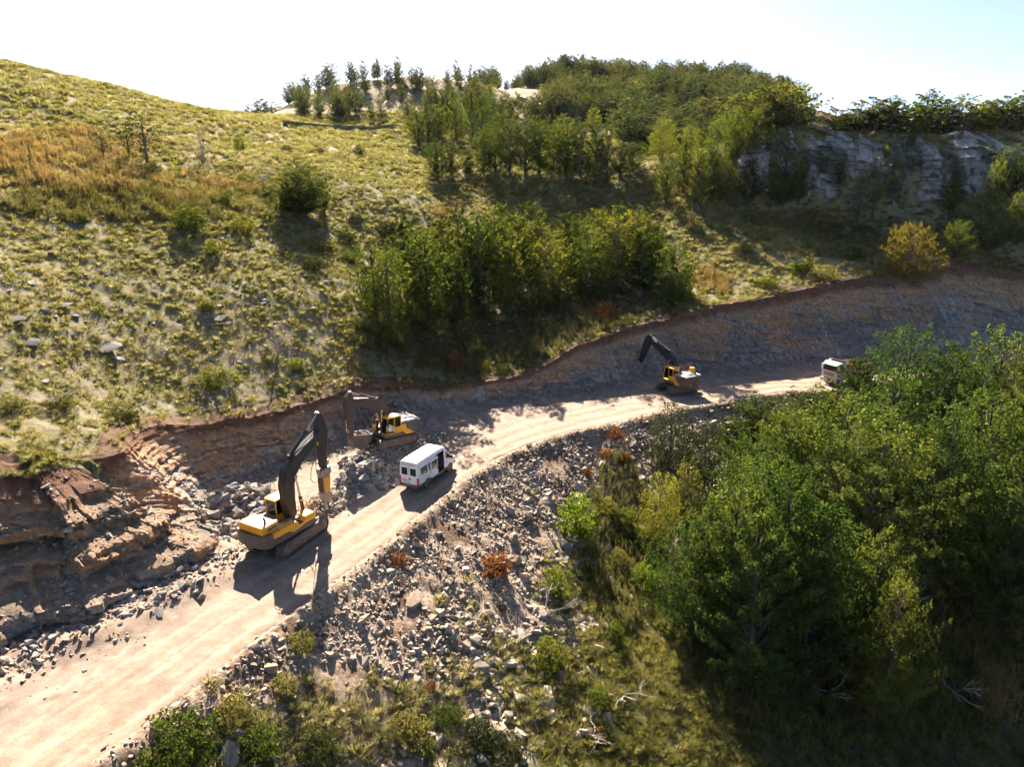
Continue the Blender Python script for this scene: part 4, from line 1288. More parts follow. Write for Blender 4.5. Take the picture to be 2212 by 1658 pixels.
def mid_excavator(label, loc, up, trk, tilt, boom_mat):
    e, z0 = excavator(label, loc, up, trk, dict(k=0.92, L=4.75, gauge=1.2, hw=1.48, xr=-2.75, xf=1.35, cwtop=2.52, cwmat='mdark'), tilt)
    MB().prism([(-2.0, z0), (1.25, z0), (1.25, z0 + .28), (-2.0, z0 + .28)], -1.50, 1.50).build('side_skirt', M['skirt'], e, 0.02)
    MB().box(-1.95, -0.45, 0.5, 1.46, z0 + 0.30, z0 + 1.30).build('side_door', M['mdark'], e, 0.03)
    MB().box(-1.95, 0.2, -1.46, -0.55, z0 + 0.30, z0 + 1.26).build('fuel_tank', M['mdark'], e, 0.04)
    MB().box(0.25, 1.30, -1.46, -0.62, z0 + 0.30, z0 + 0.66).build('tool_box', M['yellow'], e, 0.03)
    MB().prism([(0.36, z0 + .62), (-.45, z0 + 1.16), (-.92, z0 + 1.14), (-.98, z0 + .70), (-1.85, z0 + .10), (-.95, z0 + .04), (-.48, z0 + .44)], 1.47, 1.505).build('side_panel', M['yellow'], e)
    MB().prism([(0.30, z0 + .62), (-.45, z0 + 1.12), (-.92, z0 + 1.10), (-.98, z0 + .70), (-1.85, z0 + .10), (-.95, z0 + .04), (-.48, z0 + .44)], -1.505, -1.475).build('side_panel', M['yellow'], e)
    MB().prism([(-2.62, z0 + 1.22), (-0.5, z0 + 1.24), (-0.5, z0 + 1.36), (-0.75, z0 + 1.46), (-2.45, z0 + 1.42), (-2.62, z0 + 1.34)], -1.40, 1.40).build('engine_hood', M['hoodpale'], e, 0.03)
    MB().box(-2.2, -1.0, -0.9, 0.75, z0 + 1.44, z0 + 1.54).build('hood_cover', M['hoodpale'], e, 0.03)
    MB().tube([(-2.15, -0.8, z0 + 1.45), (-2.15, -0.8, z0 + 1.8), (-2.27, -0.85, z0 + 1.92)], 0.08, 10).build('exhaust_pipe', M['black'], e, smooth=True)
    MB().cyl((-1.2, -0.2, z0 + 1.54), (-1.2, -0.2, z0 + 1.72), 0.06, n=10).build('beacon', M['red'], e)
    cab(e, -0.42, 1.30, 0.42, 1.46, z0 + 0.30, z0 + 1.98)
    rail(e, [(1.22, -1.40, z0 + 0.6), (1.22, -1.40, z0 + 1.5), (0.5, -1.36, z0 + 2.0), (0.45, -1.36, z0 + 0.7)])
    rail(e, [(1.22, -0.75, z0 + 0.6), (1.22, -0.75, z0 + 1.45), (0.55, -0.75, z0 + 1.9)])
    for s in (-1, 1):
        MB().box(-2.15 + 0.75 * s * 0, -1.75, -0.2 * s - 0.06, -0.2 * s + 0.06, z0 + 1.54, z0 + 1.6).build('hood_latch', M['mdark'], e)
    MB().tube([(1.28, 1.50, z0 + 0.35), (1.33, 1.56, z0 + 1.2), (1.2, 1.5, z0 + 1.75)], 0.022).build('handrail', M['mdark'], e, smooth=True)
    MB().box(1.2, 1.24, 1.5, 1.72, z0 + 1.35, z0 + 1.72).build('mirror', M['black'], e, 0.01)
    counterweight_marks(e, -2.77, z0 + 1.0, 1.48)
    return e, z0


# -------- excavator with a bucket on the rubble
e2, z0 = mid_excavator('yellow excavator with loaded bucket standing on the rubble behind the van', (-12.25, 66.3, 1.02), 219, 224, (math.radians(1.0), math.radians(-1.5)), 'boombrown')
MB().beam([(0.45, 1.55), (0.55, 3.0), (0.95, 3.9), (1.75, 4.55), (4.25, 5.25)], [0.26, 0.48, 0.56, 0.50, 0.28], [0.40, 0.38, 0.38, 0.36, 0.32]).build('boom', M['boombrown'], e2, 0.03)
st = MB().beam([(4.25, 6.15), (4.38, 5.6), (4.45, 5.0), (4.42, 3.6), (4.38, 1.85)], [0.12, 0.38, 0.46, 0.36, 0.22], [0.24, 0.30, 0.32, 0.30, 0.22]).build('stick', M['boombrown'], e2, 0.025)
MB().box(4.05, 4.09, -0.1, 0.1, 4.2, 4.5).build('warning_plate', M['amber'], st)
cylinder(e2, 'stick_cylinder', (1.35, 0, 4.95), (4.24, 0, 6.08), 0.62, 0.12, 'boombrown')
for s in (-1, 1):
    cylinder(e2, 'boom_cylinder', (1.30, s * 0.43, 1.45), (1.18, s * 0.42, 3.75), 0.52, 0.11, 'boombrown')
cylinder(e2, 'bucket_cylinder', (4.82, 0, 5.1), (4.75, 0, 2.35), 0.62, 0.09, 'boombrown')
MB().beam([(4.75, 2.35), (4.45, 1.9)], [0.07, 0.07], 0.16).build('link_arm', M['steel'], e2)
MB().beam([(4.75, 2.35), (4.05, 1.75)], [0.06, 0.06], 0.2).build('link_arm', M['steel'], e2)
bk = [(4.42, 1.95), (4.52, 1.3), (4.30, 0.72), (3.75, 0.32), (3.10, 0.38), (2.62, 0.95), (2.38, 1.72)]
bm_ = MB()
inner = [(p[0] * 0.93 + 3.5 * 0.07, p[1] * 0.93 + 1.55 * 0.07) for p in bk]
for (a, b, c, d) in zip(bk, bk[1:], inner[1:], inner):
    bm_.hexa([(a[0], -0.7, a[1]), (b[0], -0.7, b[1]), (c[0], -0.7, c[1]), (d[0], -0.7, d[1]), (a[0], 0.7, a[1]), (b[0], 0.7, b[1]), (c[0], 0.7, c[1]), (d[0], 0.7, d[1])])
bkt = bm_.build('bucket', M['frame'], e2)
for s in (-1, 1):
    MB().prism([(p[0], p[1]) for p in bk], s * 0.70, s * 0.735).build('bucket_side', M['skirt'], bkt)
for q in range(5):
    y = -0.6 + 0.3 * q
    MB().hexa([(2.36, y - .06, 1.70), (2.46, y - .06, 1.62), (2.46, y + .06, 1.62), (2.36, y + .06, 1.70), (2.22, y - .03, 1.98), (2.25, y - .03, 1.97), (2.25, y + .03, 1.97), (2.22, y + .03, 1.98)]).build('bucket_tooth', M['steel'], bkt)
hoses(e2, [[(0.3, y, 1.8), (0.15, y, 3.2), (0.5, y, 4.4), (1.5, y, 5.1), (3.0, y, 5.55), (4.0, y, 5.7), (4.75, y, 5.5)] for y in (-0.18, 0.18)], 0.025)
# stones heaped in the bucket
mw = Matrix.Translation((-12.25, 66.3, 1.02)) @ Matrix.Rotation(math.radians(219), 4, 'Z')
LP = []
for _ in range(130):
    u, v = random.uniform(-1, 1), random.uniform(-1, 1)
    LP.append(tuple(mw @ Vector((3.45 + u * 0.80, v * 0.60, 1.45 + 0.62 * (1 - max(abs(u), abs(v)) ** 2) * random.uniform(0.55, 1)))))
scatter('bucket_rubble', 'rock_scree', LP, rnd_rot(len(LP), 0.6), RNG.uniform(0.16, 0.42, len(LP)), 'brown stones heaped in the excavator bucket')

# -------- far excavator working at the rock face
e3, z0 = mid_excavator('yellow and grey excavator with raised black boom working at the rock face', (21.7, 87.85, 0.03), 123, 204.5, (0, 0), 'boomdark')
MB().beam([(0.45, 1.55), (0.75, 2.9), (1.30, 3.85), (2.20, 4.50), (5.35, 5.75)], [0.26, 0.48, 0.58, 0.50, 0.28], [0.40, 0.38, 0.38, 0.36, 0.32]).build('boom', M['boomdark'], e3, 0.03)
MB().beam([(5.55, 6.45), (5.75, 5.95), (6.0, 5.2), (6.7, 3.5), (7.15, 2.25)], [0.12, 0.38, 0.46, 0.36, 0.22], [0.24, 0.30, 0.32, 0.30, 0.22]).build('stick', M['boomdark'], e3, 0.025)
cylinder(e3, 'stick_cylinder', (1.8, 0, 4.95), (5.52, 0, 6.38), 0.62, 0.12, 'boombrown')
for s in (-1, 1):
    cylinder(e3, 'boom_cylinder', (1.35, s * 0.43, 1.45), (1.45, s * 0.42, 3.85), 0.48, 0.11, 'boomdark')
cylinder(e3, 'tool_cylinder', (6.35, 0, 5.45), (7.45, 0, 2.75), 0.62, 0.09, 'boomdark')
MB().prism([(6.90, 2.45), (7.50, 2.75), (7.55, 2.2), (7.0, 2.05)], -0.25, 0.25).build('tool_bracket', M['boomdark'], e3, 0.02)
MB().prism([(7.0, 2.1), (7.5, 2.2), (7.42, 1.35), (7.12, 1.3)], -0.26, 0.26).build('breaker_housing', M['boomdark'], e3, 0.03)
MB().prism([(-0.12, 2.05), (0.12, 2.05), (0.10, 1.0), (-0.10, 1.0)], 6.98, 7.05, 'x').build('tool_guard', M['tipper'], e3)
MB().cyl((7.28, 0, 1.35), (7.28, 0, 0.75), 0.09, 0.07, n=10).build('chisel', M['steel'], e3)
MB().box(-1.62, -1.0, -1.25, -0.80, z0 + 1.44, z0 + 2.12).build('lamp_box', M['yellow'], e3, 0.03)
MB().tube([(-1.3, -1.0, z0 + 2.1), (-0.95, -0.9, z0 + 2.4), (-0.35, -0.75, z0 + 1.9)], 0.035).build('handrail', M['red'], e3, smooth=True)
hoses(e3, [[(0.3, y, 1.8), (0.35, y, 3.1), (0.85, y, 4.3), (1.9, y, 5.05), (3.6, y, 5.6), (5.1, y, 6.2)] for y in (-0.2, 0.0, 0.2)], 0.025)

# -------- operator in the bucket excavator
pm = Matrix.Translation((-12.25, 66.3, 1.02)) @ Matrix.Rotation(math.radians(219), 4, 'Z') @ Matrix.Translation((0.08, 0.94, 1.18 + 0.30 + 0.55))


def skin_body(name, nodes, edges, radii, mat):
    me = bpy.data.meshes.new(name)
    me.from_pydata(nodes, edges, [])
    o = link(name, me, None, mat)
    sk = o.modifiers.new('skin', 'SKIN')
    for i, r in enumerate(radii):
        me.skin_vertices[0].data[i].radius = r if isinstance(r, tuple) else (r, r)
    me.skin_vertices[0].data[0].use_root = True
    sb = o.modifiers.new('smooth', 'SUBSURF'); sb.levels = 1; sb.render_levels = 2
    return o


nodes = [(0, 0, 0.08), (0.0, 0, 0.28), (0.02, 0, 0.48), (0.03, 0, 0.58), (0.05, 0, 0.70), (0.06, 0, 0.80),
         (0.0, 0.19, 0.50), (0.10, 0.26, 0.28), (0.34, 0.26, 0.22), (0.43, 0.25, 0.23), (0.0, -0.19, 0.50), (0.10, -0.26, 0.28), (0.34, -0.26, 0.22), (0.43, -0.25, 0.23),
         (0.05, 0.10, 0.07), (0.46, 0.13, 0.10), (0.50, 0.13, -0.30), (0.62, 0.13, -0.34), (0.05, -0.10, 0.07), (0.46, -0.13, 0.10), (0.50, -0.13, -0.30), (0.62, -0.13, -0.34)]
edges = [(0, 1), (1, 2), (2, 3), (3, 4), (4, 5), (2, 6), (6, 7), (7, 8), (8, 9), (2, 10), (10, 11), (11, 12), (12, 13), (0, 14), (14, 15), (15, 16), (16, 17), (0, 18), (18, 19), (19, 20), (20, 21)]
radii = [0.14, (0.15, 0.13), (0.16, 0.12), 0.06, 0.10, 0.09, 0.065, 0.05, 0.04, 0.042, 0.065, 0.05, 0.04, 0.042, 0.09, 0.075, 0.055, 0.05, 0.09, 0.075, 0.055, 0.05]
person = skin_body('person', nodes, edges, radii, M['skin'])
person.matrix_world = pm
tag(person, 'person in a bright green vest seated in the cab of the bucket excavator', 'person')
vest = skin_body('vest', nodes[:3] + [nodes[6], nodes[10]], [(0, 1), (1, 2), (2, 3), (2, 4)], [0.155, (0.17, 0.15), (0.18, 0.14), 0.08, 0.08], M['hivis'])
vest.parent = person
trs = skin_body('trousers', [nodes[0]] + nodes[14:22], [(0, 1), (1, 2), (2, 3), (3, 4), (0, 5), (5, 6), (6, 7), (7, 8)], [0.15, 0.10, 0.085, 0.065, 0.06, 0.10, 0.085, 0.065, 0.06], M['cloth'])
trs.parent = person
hr = MB().cyl((0.03, 0, 0.78), (0.03, 0, 0.91), 0.115, 0.07, n=14)
hr.build('hair', M['black'], person, 0.03)


# -------- white minibus with its sliding door open
van = empty('minibus', (-7.75, 60.2, 0.0), (0, 0, math.radians(64.0)))
van.scale = (1.10, 1.03, 1.06)
tag(van, 'white high-roof minibus with open sliding door parked on the dirt road', 'minibus')
XS = [-2.93, -2.90, -2.2, -1.35, -0.55, -0.10, 1.00, 1.30, 1.62, 2.02, 2.30, 2.66, 2.88, 2.96]
TOP = [2.50, 2.62, 2.68, 2.70, 2.70, 2.70, 2.68, 2.58, 2.28, 1.78, 1.40, 1.26, 1.05, 0.75]
LOW = [0.50, 0.42, 0.40, 0.40, 0.40, 0.40, 0.40, 0.40, 0.40, 0.40, 0.40, 0.40, 0.42, 0.48]
HWB = [0.95, 0.99, 1.0, 1.0, 1.0, 1.0, 1.0, 1.0, 1.0, 0.99, 0.98, 0.95, 0.86, 0.70]


def vring(i):
    x, zt, zl, hb = XS[i], TOP[i], LOW[i], HWB[i]
    belt = min(1.35, zl + (zt - zl) * 0.62)
    hi = zl + (zt - zl) * 0.86
    tp = 0.86 if zt > 2.2 else (0.90 if zt > 1.5 else 0.92)
    half = [(hb * 0.97, zl), (hb, zl + 0.28 if zt > 1 else zl + 0.1), (hb * 0.995, belt), (hb * (tp + 0.06), hi), (hb * tp, zt - 0.10), (hb * tp * 0.86, zt - 0.02), (hb * 0.3, zt)]
    return [Vector((x, -y, z)) for y, z in half] + [Vector((x, y, z)) for y, z in reversed(half)]


b = MB()
R = [[b.bm.verts.new(p) for p in vring(i)] for i in range(len(XS))]
DOOR0, DOOR1 = 5, 6
for i in range(len(XS) - 1):
    for j in range(13):
        if i == DOOR0 and j in (0, 1, 2):
            continue
        b.face([R[i][j], R[i + 1][j], R[i + 1][j + 1], R[i][j + 1]])
b.face(R[0]); b.face(R[-1][::-1])
for i in range(len(XS) - 1):
    b.face([R[i][0], R[i][13], R[i + 1][13], R[i + 1][0]])
body = b.build('body', M['white'], van, 0.02)
body.data.polygons.foreach_set('use_smooth', np.zeros(len(body.data.polygons), bool))


def vside(z, i_like=4):
    """outer half width of the body at height z on the straight part"""
    return float(np.interp(z, [0.4, 0.68, 1.35, 2.38, 2.60, 2.68], [0.97, 1.0, 0.995, 0.92, 0.86, 0.74]))


def pane(name, x0, x1, z0, z1, s, mat, off=0.006, th=0.02, par=None, inset=0.0):
    o = off
    q = [(x0, z0), (x1, z0), (x1, z1), (x0, z1)]
    A = [(x, s * (vside(z) + o), z) for x, z in q]; B = [(x, s * (vside(z) + o - th), z) for x, z in q]
    return MB().hexa([A[0], A[1], B[1], B[0], A[3], A[2], B[2], B[3]]).build(name, mat, par or body)


for s in (-1, 1):
    pane('lower_trim', -2.88, 2.3, 0.40, 0.66, s, M['mdark'], 0.012)
pane('side_window', -2.55, -1.55, 1.38, 2.05, -1, M['glass'], 0.008)
pane('side_window', -1.40, -0.95, 1.38, 2.05, -1, M['glass'], 0.008)
for a, c in ((-2.55, -1.45), (-1.3, -0.2), (-0.05, 1.05)):
    pane('side_window', a, c, 1.38, 2.05, 1, M['glass'], 0.008)
for s in (-1, 1):
    MB().prism([(1.32, 1.34), (2.02, 1.30), (1.86, 1.62), (1.52, 2.02), (1.32, 2.06)], s * 0.93, s * (0.985 if s < 0 else 0.985)).build('door_window', M['glass'], body)
# sliding door pushed back, standing proud of the side
sd = MB()
q = [(-1.18, 0.62), (-0.06, 0.62), (-0.06, 2.30), (-1.18, 2.30)]
A = [(x, -(vside(z) + 0.085), z) for x, z in q]; B = [(x, -(vside(z) + 0.035), z) for x, z in q]
sdo = sd.hexa([A[0], A[1], B[1], B[0], A[3], A[2], B[2], B[3]]).build('sliding_door', M['white'], van, 0.02)
pane('door_window', -1.02, -0.20, 1.38, 2.05, -1, M['glass'], 0.095, 0.015, sdo)
MB().box(-0.30, -0.10, -1.11, -1.06, 1.16, 1.24).build('handle', M['black'], sdo)
pane('door_trim', -1.18, -0.06, 0.46, 0.62, -1, M['mdark'], 0.085, 0.05, sdo)
# inside seen through the opening
MB().box(-2.6, 1.4, -0.93, 0.93, 0.50, 0.58).build('cabin_floor', M['black'], van)
MB().box(-2.6, 1.25, 0.80, 0.84, 0.55, 2.3).build('inner_lining', M['seatgrey'], van)
MB().box(1.02, 1.06, -0.90, 0.85, 0.55, 1.5).build('bulkhead', M['seatgrey'], van)
for x in (-1.9, -1.0, 0.0):
    for y in (-0.45, 0.38):
        s_ = MB().box(x, x + 0.45, y - 0.34, y + 0.34, 0.85, 1.0).box(x - 0.1, x + 0.04, y - 0.34, y + 0.34, 0.95, 1.65)
        s_.build('passenger_seat', M['seatgrey'], van, 0.04)
MB().box(-0.08, 0.98, -1.0, -0.86, 0.42, 0.50).build('door_step', M['steel'], van)
MB().box(-1.3, 1.0, -1.005, -0.985, 1.20, 1.235).build('door_rail', M['black'], body)
# windscreen and bonnet details
MB().hexa([(1.40, -0.78, 2.50), (2.16, -0.86, 1.56), (2.16, 0.86, 1.56), (1.40, 0.78, 2.50), (1.43, -0.78, 2.54), (2.19, -0.86, 1.60), (2.19, 0.86, 1.60), (1.43, 0.78, 2.54)]).build('windshield', M['glass'], body)
MB().box(2.90, 3.02, -0.9, 0.9, 0.42, 0.72).build('front_bumper', M['mdark'], van, 0.04)
for s in (-1, 1):
    MB().box(2.78, 2.92, s * 0.78 - 0.12, s * 0.78 + 0.12, 0.85, 1.08).build('headlight', M['hoodpale'], van, 0.03)
    m_ = MB().box(1.86, 2.0, s * 1.16 - 0.12, s * 1.16 + 0.12, 1.32, 1.62).build('mirror', M['black'], van, 0.03)
    MB().tube([(1.9, s * 0.97, 1.4), (1.92, s * 1.1, 1.45)], 0.03).build('mirror_arm', M['black'], m_)
    MB().box(1.28, 1.46, s * 1.0 - 0.012, s * 1.0 + 0.012, 1.12, 1.18).build('door_handle', M['black'], body)
    # wheels
for s in (-1, 1):
    for x in (-1.62, 1.92):
        w = empty('wheel', (x, s * 0.84, 0.36)); w.parent = van
        MB().cyl((0, -0.11, 0), (0, 0.11, 0), 0.36, n=24).build('tyre', M['black'], w, 0.03)
        MB().cyl((0, s * 0.10, 0), (0, s * 0.125, 0), 0.21, n=18).build('rim', M['steel'], w, 0.01)
    for x in (-1.62, 1.92):
        MB().cyl((x, s * 0.94, 0.40), (x, s * 1.012, 0.40), 0.45, n=20).build('wheel_arch', M['mdark'], body)
# tail
for s in (-1, 1):
    MB().box(-2.945, -2.90, s * 0.44 - 0.30, s * 0.44 + 0.30, 1.42, 2.08).build('rear_window_frame', M['black'], body, 0.02)
    MB().box(-2.955, -2.93, s * 0.44 - 0.26, s * 0.44 + 0.26, 1.46, 2.04).build('rear_window', M['glass'], body)
    tl = MB().box(-2.97, -2.86, s * 0.91 - 0.085, s * 0.91 + 0.085, 0.62, 1.28).build('tail_light', M['red'], van, 0.015)
    MB().box(-2.978, -2.96, s * 0.91 - 0.045, s * 0.91 + 0.045, 0.86, 0.94).build('turn_signal', M['amber'], tl)
MB().box(-2.942, -2.90, -0.008, 0.008, 0.60, 2.4).build('door_seam', M['black'], body)
pl = MB().box(-2.948, -2.92, 0.20, 0.72, 0.86, 1.00).build('number_plate', M['hoodpale'], van)
MB().box(-2.948, -2.92, -0.22, 0.02, 1.02, 1.14).build('door_handle', M['black'], body)
rb = MB().box(-3.08, -2.84, -0.98, 0.98, 0.40, 0.62).build('rear_bumper', M['mdark'], van, 0.04)
MB().box(-3.12, -2.95, -0.6, 0.6, 0.62, 0.65).build('bumper_step', M['steel'], rb)
MB().box(-2.96, -2.6, -0.80, 0.80, 2.50, 2.53).build('roof_gutter', M['mdark'], body)
MB().box(-2.935, -2.90, -0.72, 0.72, 2.30, 2.34).build('brake_light_bar', M['black'], body)

# -------- tipper truck half hidden by the trees
tr_dir = math.radians(207)
tk = empty('tipper_truck', (42.6 - 3.6 * math.cos(tr_dir), 90.55 - 3.6 * math.sin(tr_dir), 0.0), (0, 0, tr_dir))
tag(tk, 'dusty cream tipper truck half hidden behind the trees', 'truck')
cabp = [(1.75, 0.95), (3.50, 0.95), (3.60, 1.25), (3.58, 1.95), (3.38, 2.85), (3.15, 3.12), (1.80, 3.20), (1.75, 3.0)]
tcab = MB().prism(cabp, -1.22, 1.22).build('cab', M['truckwhite'], tk, 0.08)
MB().hexa([(3.585, -1.08, 2.02), (3.60, -1.08, 2.02), (3.60, 1.08, 2.02), (3.585, 1.08, 2.02), (3.385, -1.0, 2.80), (3.41, -1.0, 2.80), (3.41, 1.0, 2.80), (3.385, 1.0, 2.80)]).build('windshield', M['glass'], tcab)
MB().prism([(3.30, 2.92), (3.72, 2.78), (3.74, 2.84), (3.32, 3.0)], -1.05, 1.05).build('sun_visor', M['truckwhite'], tcab)
for q in range(3):
    MB().box(3.59, 3.625, -0.8, 0.8, 1.30 + q * 0.16, 1.39 + q * 0.16).build('grille_bar', M['mdark'], tcab)
MB().box(3.40, 3.78, -1.23, 1.23, 0.45, 0.95).build('bumper', M['truckwhite'], tk, 0.06)
for s in (-1, 1):
    MB().box(3.76, 3.80, s * 0.9 - 0.2, s * 0.9 + 0.2, 0.62, 0.82).build('headlight', M['hoodpale'], tk, 0.02)
    MB().prism([(2.15, 2.0), (3.3, 2.0), (3.1, 2.75), (2.15, 2.75)], s * 1.20, s * 1.235).build('side_window', M['glass'], tcab)
    MB().box(3.3, 3.42, s * 1.45 - 0.12, s * 1.45 + 0.12, 1.95, 2.65).build('mirror', M['truckwhite'], tk, 0.03)
    MB().box(1.95, 3.3, s * 1.24 - 0.03, s * 1.24 + 0.03, 0.9, 1.1).build('fender', M['truckwhite'], tk)
    for x in (2.6, -2.2, -3.55):
        w = empty('wheel', (x, s * 1.02, 0.52)); w.parent = tk
        MB().cyl((0, -0.16, 0), (0, 0.16, 0), 0.52, n=24).build('tyre', M['black'], w, 0.04)
        MB().cyl((0, s * 0.12, 0), (0, s * 0.17, 0), 0.30, n=18).build('rim', M['truckwhite'], w, 0.01)
MB().box(-4.4, 3.3, -0.45, 0.45, 0.7, 1.0).build('chassis', M['mdark'], tk)
bed = MB()
bed.prism([(-4.6, 1.15), (1.45, 1.15), (1.45, 1.25), (-4.6, 1.25)], -1.22, 1.22)
for s in (-1, 1):
    bed.prism([(-4.6, 1.2), (1.45, 1.2), (1.45, 2.75), (-4.6, 2.45)], s * 1.18, s * 1.25)
bed.prism([(1.40, 1.2), (1.47, 1.2), (1.47, 2.8), (1.40, 2.8)], -1.2, 1.2)
bo_ = bed.build('tipper_body', M['tipper'], tk)
MB().hexa([(1.40, -1.2, 2.80), (2.55, -1.15, 3.42), (2.55, 1.15, 3.42), (1.40, 1.2, 2.80), (1.40, -1.2, 2.88), (2.55, -1.15, 3.50), (2.55, 1.15, 3.50), (1.40, 1.2, 2.88)]).build('cab_guard', M['truckwhite'], bo_)
for x in (-4.0, -2.6, -1.2, 0.2):
    for s in (-1, 1):
        MB().box(x - 0.06, x + 0.06, s * 1.28 - 0.04, s * 1.28 + 0.04, 1.2, 2.5).build('side_rib', M['tipper'], bo_)


# ------------------------------------------------------------------ plants
def leaf_quads(P, Nrm, size, rng, aspect=0.62):
    """pointed leaf blades as rhombs"""
    n = len(P)
    r = rng.normal(0, 1, (n, 3))
    t = np.cross(Nrm, r); t /= np.linalg.norm(t, axis=1)[:, None] + 1e-9
    s = np.cross(Nrm, t)
    L = size[:, None] * 0.5
    V = np.stack([P - t * L, P + s * L * aspect + Nrm * L * 0.15, P + t * L, P - s * L * aspect + Nrm * L * 0.15], 1)
    F = np.arange(n * 4).reshape(n, 4)
    return V.reshape(-1, 3), F


def make_tree(seed, h, r, nb, nleaf, ls, f0=0.16, shape=0, lean=0.04, spread=0.30, bare=False, steep=0.75, jit=0.14):
    """trunk, rising limbs and flat leafy sprays whose tips fill an uneven egg-shaped crown"""
    rng = np.random.default_rng(seed)
    tk = MB()
    bend = rng.normal(0, lean * h, 2)

    def trunk(f):
        return np.array([bend[0] * f * f, bend[1] * f * f, h * f])
    ff = np.linspace(-0.03, 0.88, 7)
    tk.tube([tuple(trunk(f)) for f in ff], [0.019 * h * (1 - max(f, 0)) + 0.015 for f in ff], 7)
    zc0 = h * (f0 + 1.0) / 2; hz = h * (1.0 - f0) / 2
    lob = rng.normal(0, 1, (5, 3)); lob /= np.linalg.norm(lob, axis=1)[:, None]
    LPts, LN, LS = [], [], []
    br = []
    for b in range(nb):
        cz = 1 - 1.78 * (b + 0.5) / nb                      # from the top down to well below the middle
        az = b * 2.39996 + rng.normal(0, 0.3)
        sz = math.sqrt(max(0.0, 1 - cz * cz))
        d = np.array([sz * math.cos(az), sz * math.sin(az), cz])
        lobe = 1 + 0.30 * float(np.max(lob @ d)) - 0.24 + rng.normal(0, jit)
        w = r * (1.0 if shape == 0 else (1.0 - 0.30 * cz)) * lobe
        tip = np.array([w * d[0], w * d[1], zc0 + hz * cz * (0.82 + 0.26 * rng.random())])
        hd_len = math.hypot(tip[0], tip[1])
        f = min(max((tip[2] - hd_len * steep - 0.08 * h) / h, f0 * 0.75), 0.86)
        br.append((f, tip))
        if cz < 0.55 and rng.random() < 0.45:               # inner sprays keep the crown from being hollow
            br.append((max(f - 0.05, f0 * 0.7), tip * np.array([0.55, 0.55, 0.93])))
    lens = np.array([np.linalg.norm(t - trunk(f)) for f, t in br])
    wsum = (lens ** 0.7 + 0.3).sum()
    for (f, tip), L in zip(br, lens):
        s0 = trunk(f)
        v = tip - s0
        hd = np.array([v[0], v[1], 0.0]); hd /= np.linalg.norm(hd) + 1e-6
        sd = np.array([-hd[1], hd[0], 0])

        def pt(t):
            t = np.asarray(t)[..., None]
            return s0 + v * t + np.array([0, 0, 1.0]) * (0.10 * L * np.sin(np.pi * t))
        tt = np.linspace(0, 0.92, 5)
        tk.tube([tuple(q) for q in pt(tt * (1.0 if bare else 0.72))], [(0.0055 if bare else 0.0036) * h * (1 - t) + 0.006 for t in tt], 4)
        if bare:
            for _ in range(3):
                a = pt(rng.uniform(0.3, 0.8)); q = a + hd * rng.uniform(.1, .3) * L + sd * rng.uniform(-.3, .3) * L + np.array([0, 0, rng.uniform(0.05, .3) * L])
                tk.tube([tuple(a), tuple(q)], [0.012, 0.006], 3)
        n = int(nleaf * (L ** 0.7 + 0.3) / wsum)
        t = 1.03 - 0.72 * rng.uniform(0, 1, n) ** 1.3
        w = spread * r * (0.35 + 0.65 * np.sin(np.clip((1.05 - t) * 2.4, 0, 1.6))) * rng.uniform(0.8, 1.2)
        tw = np.round(t * 8 + rng.uniform(-.3, .3, n)) / 8
        lat = rng.uniform(-1, 1, n)
        P = pt(0.7 * tw + 0.3 * t) + sd * (lat * w)[:, None] + hd * (np.abs(lat) * w * 0.45)[:, None]
        P[:, 2] += rng.normal(0, 0.032 * r, n) - 0.25 * np.abs(lat) * w
        nn_ = np.stack([rng.normal(0, 0.6, n), rng.normal(0, 0.6, n), np.full(n, 0.9)], 1) + hd * 0.5
        nn_ /= np.linalg.norm(nn_, axis=1)[:, None]
        LPts.append(P); LN.append(nn_); LS.append(ls * rng.uniform(0.6, 1.3, n))
    bmesh.ops.recalc_face_normals(tk.bm, faces=tk.bm.faces)
    tm = bpy.data.meshes.new('trunk'); tk.bm.to_mesh(tm); tk.bm.free()
    tm.polygons.foreach_set('use_smooth', np.ones(len(tm.polygons), bool))
    if bare:
        return tm, None
    V, F = leaf_quads(np.vstack(LPts), np.vstack(LN), np.concatenate(LS), rng)
    return tm, np_mesh('crown', V, F, False)


TREES = {'near': [make_tree(500 + i, 10, (3.6, 3.1, 4.0, 3.3, 2.9)[i], (92, 80, 104, 88, 80)[i], 19000, 0.165, 0.03, i % 2, spread=0.20, jit=0.15, steep=0.9) for i in range(5)],
         'mid': [make_tree(520 + i, 10, (2.6, 2.1, 3.0, 2.3, 2.7, 1.9)[i], (56, 48, 64, 50, 58, 46)[i], 7500, 0.225, (0.04, 0.10, 0.02, 0.12, 0.05, 0.08)[i], i % 2, spread=0.24, jit=0.16) for i in range(6)],
         'far': [make_tree(540 + i, 10, (3.4, 2.8, 3.8, 3.1)[i], 40, 2400, 0.42, (0.06, 0.12, 0.03, 0.08)[i], i % 2, spread=0.26) for i in range(4)],
         'round': [make_tree(560 + i, 10, (4.8, 5.4, 4.4)[i], 54, 8000, 0.25, 0.02, 1) for i in range(3)],
         'bush': [make_tree(580 + i, 10, (7.0, 8.5, 6.0, 7.5)[i], 38, 2600, 0.80, 0.0, 1, steep=0.5, spread=0.34) for i in range(4)],
         'thin': [make_tree(600 + i, 10, (3.0, 2.3, 2.6)[i], 20, 760, 0.34, 0.28, 0) for i in range(3)],
         'bare': [make_tree(610 + i, 10, 3.0, 18, 0, 0.3, 0.15, 0, bare=True) for i in range(3)]}
_mv = {}


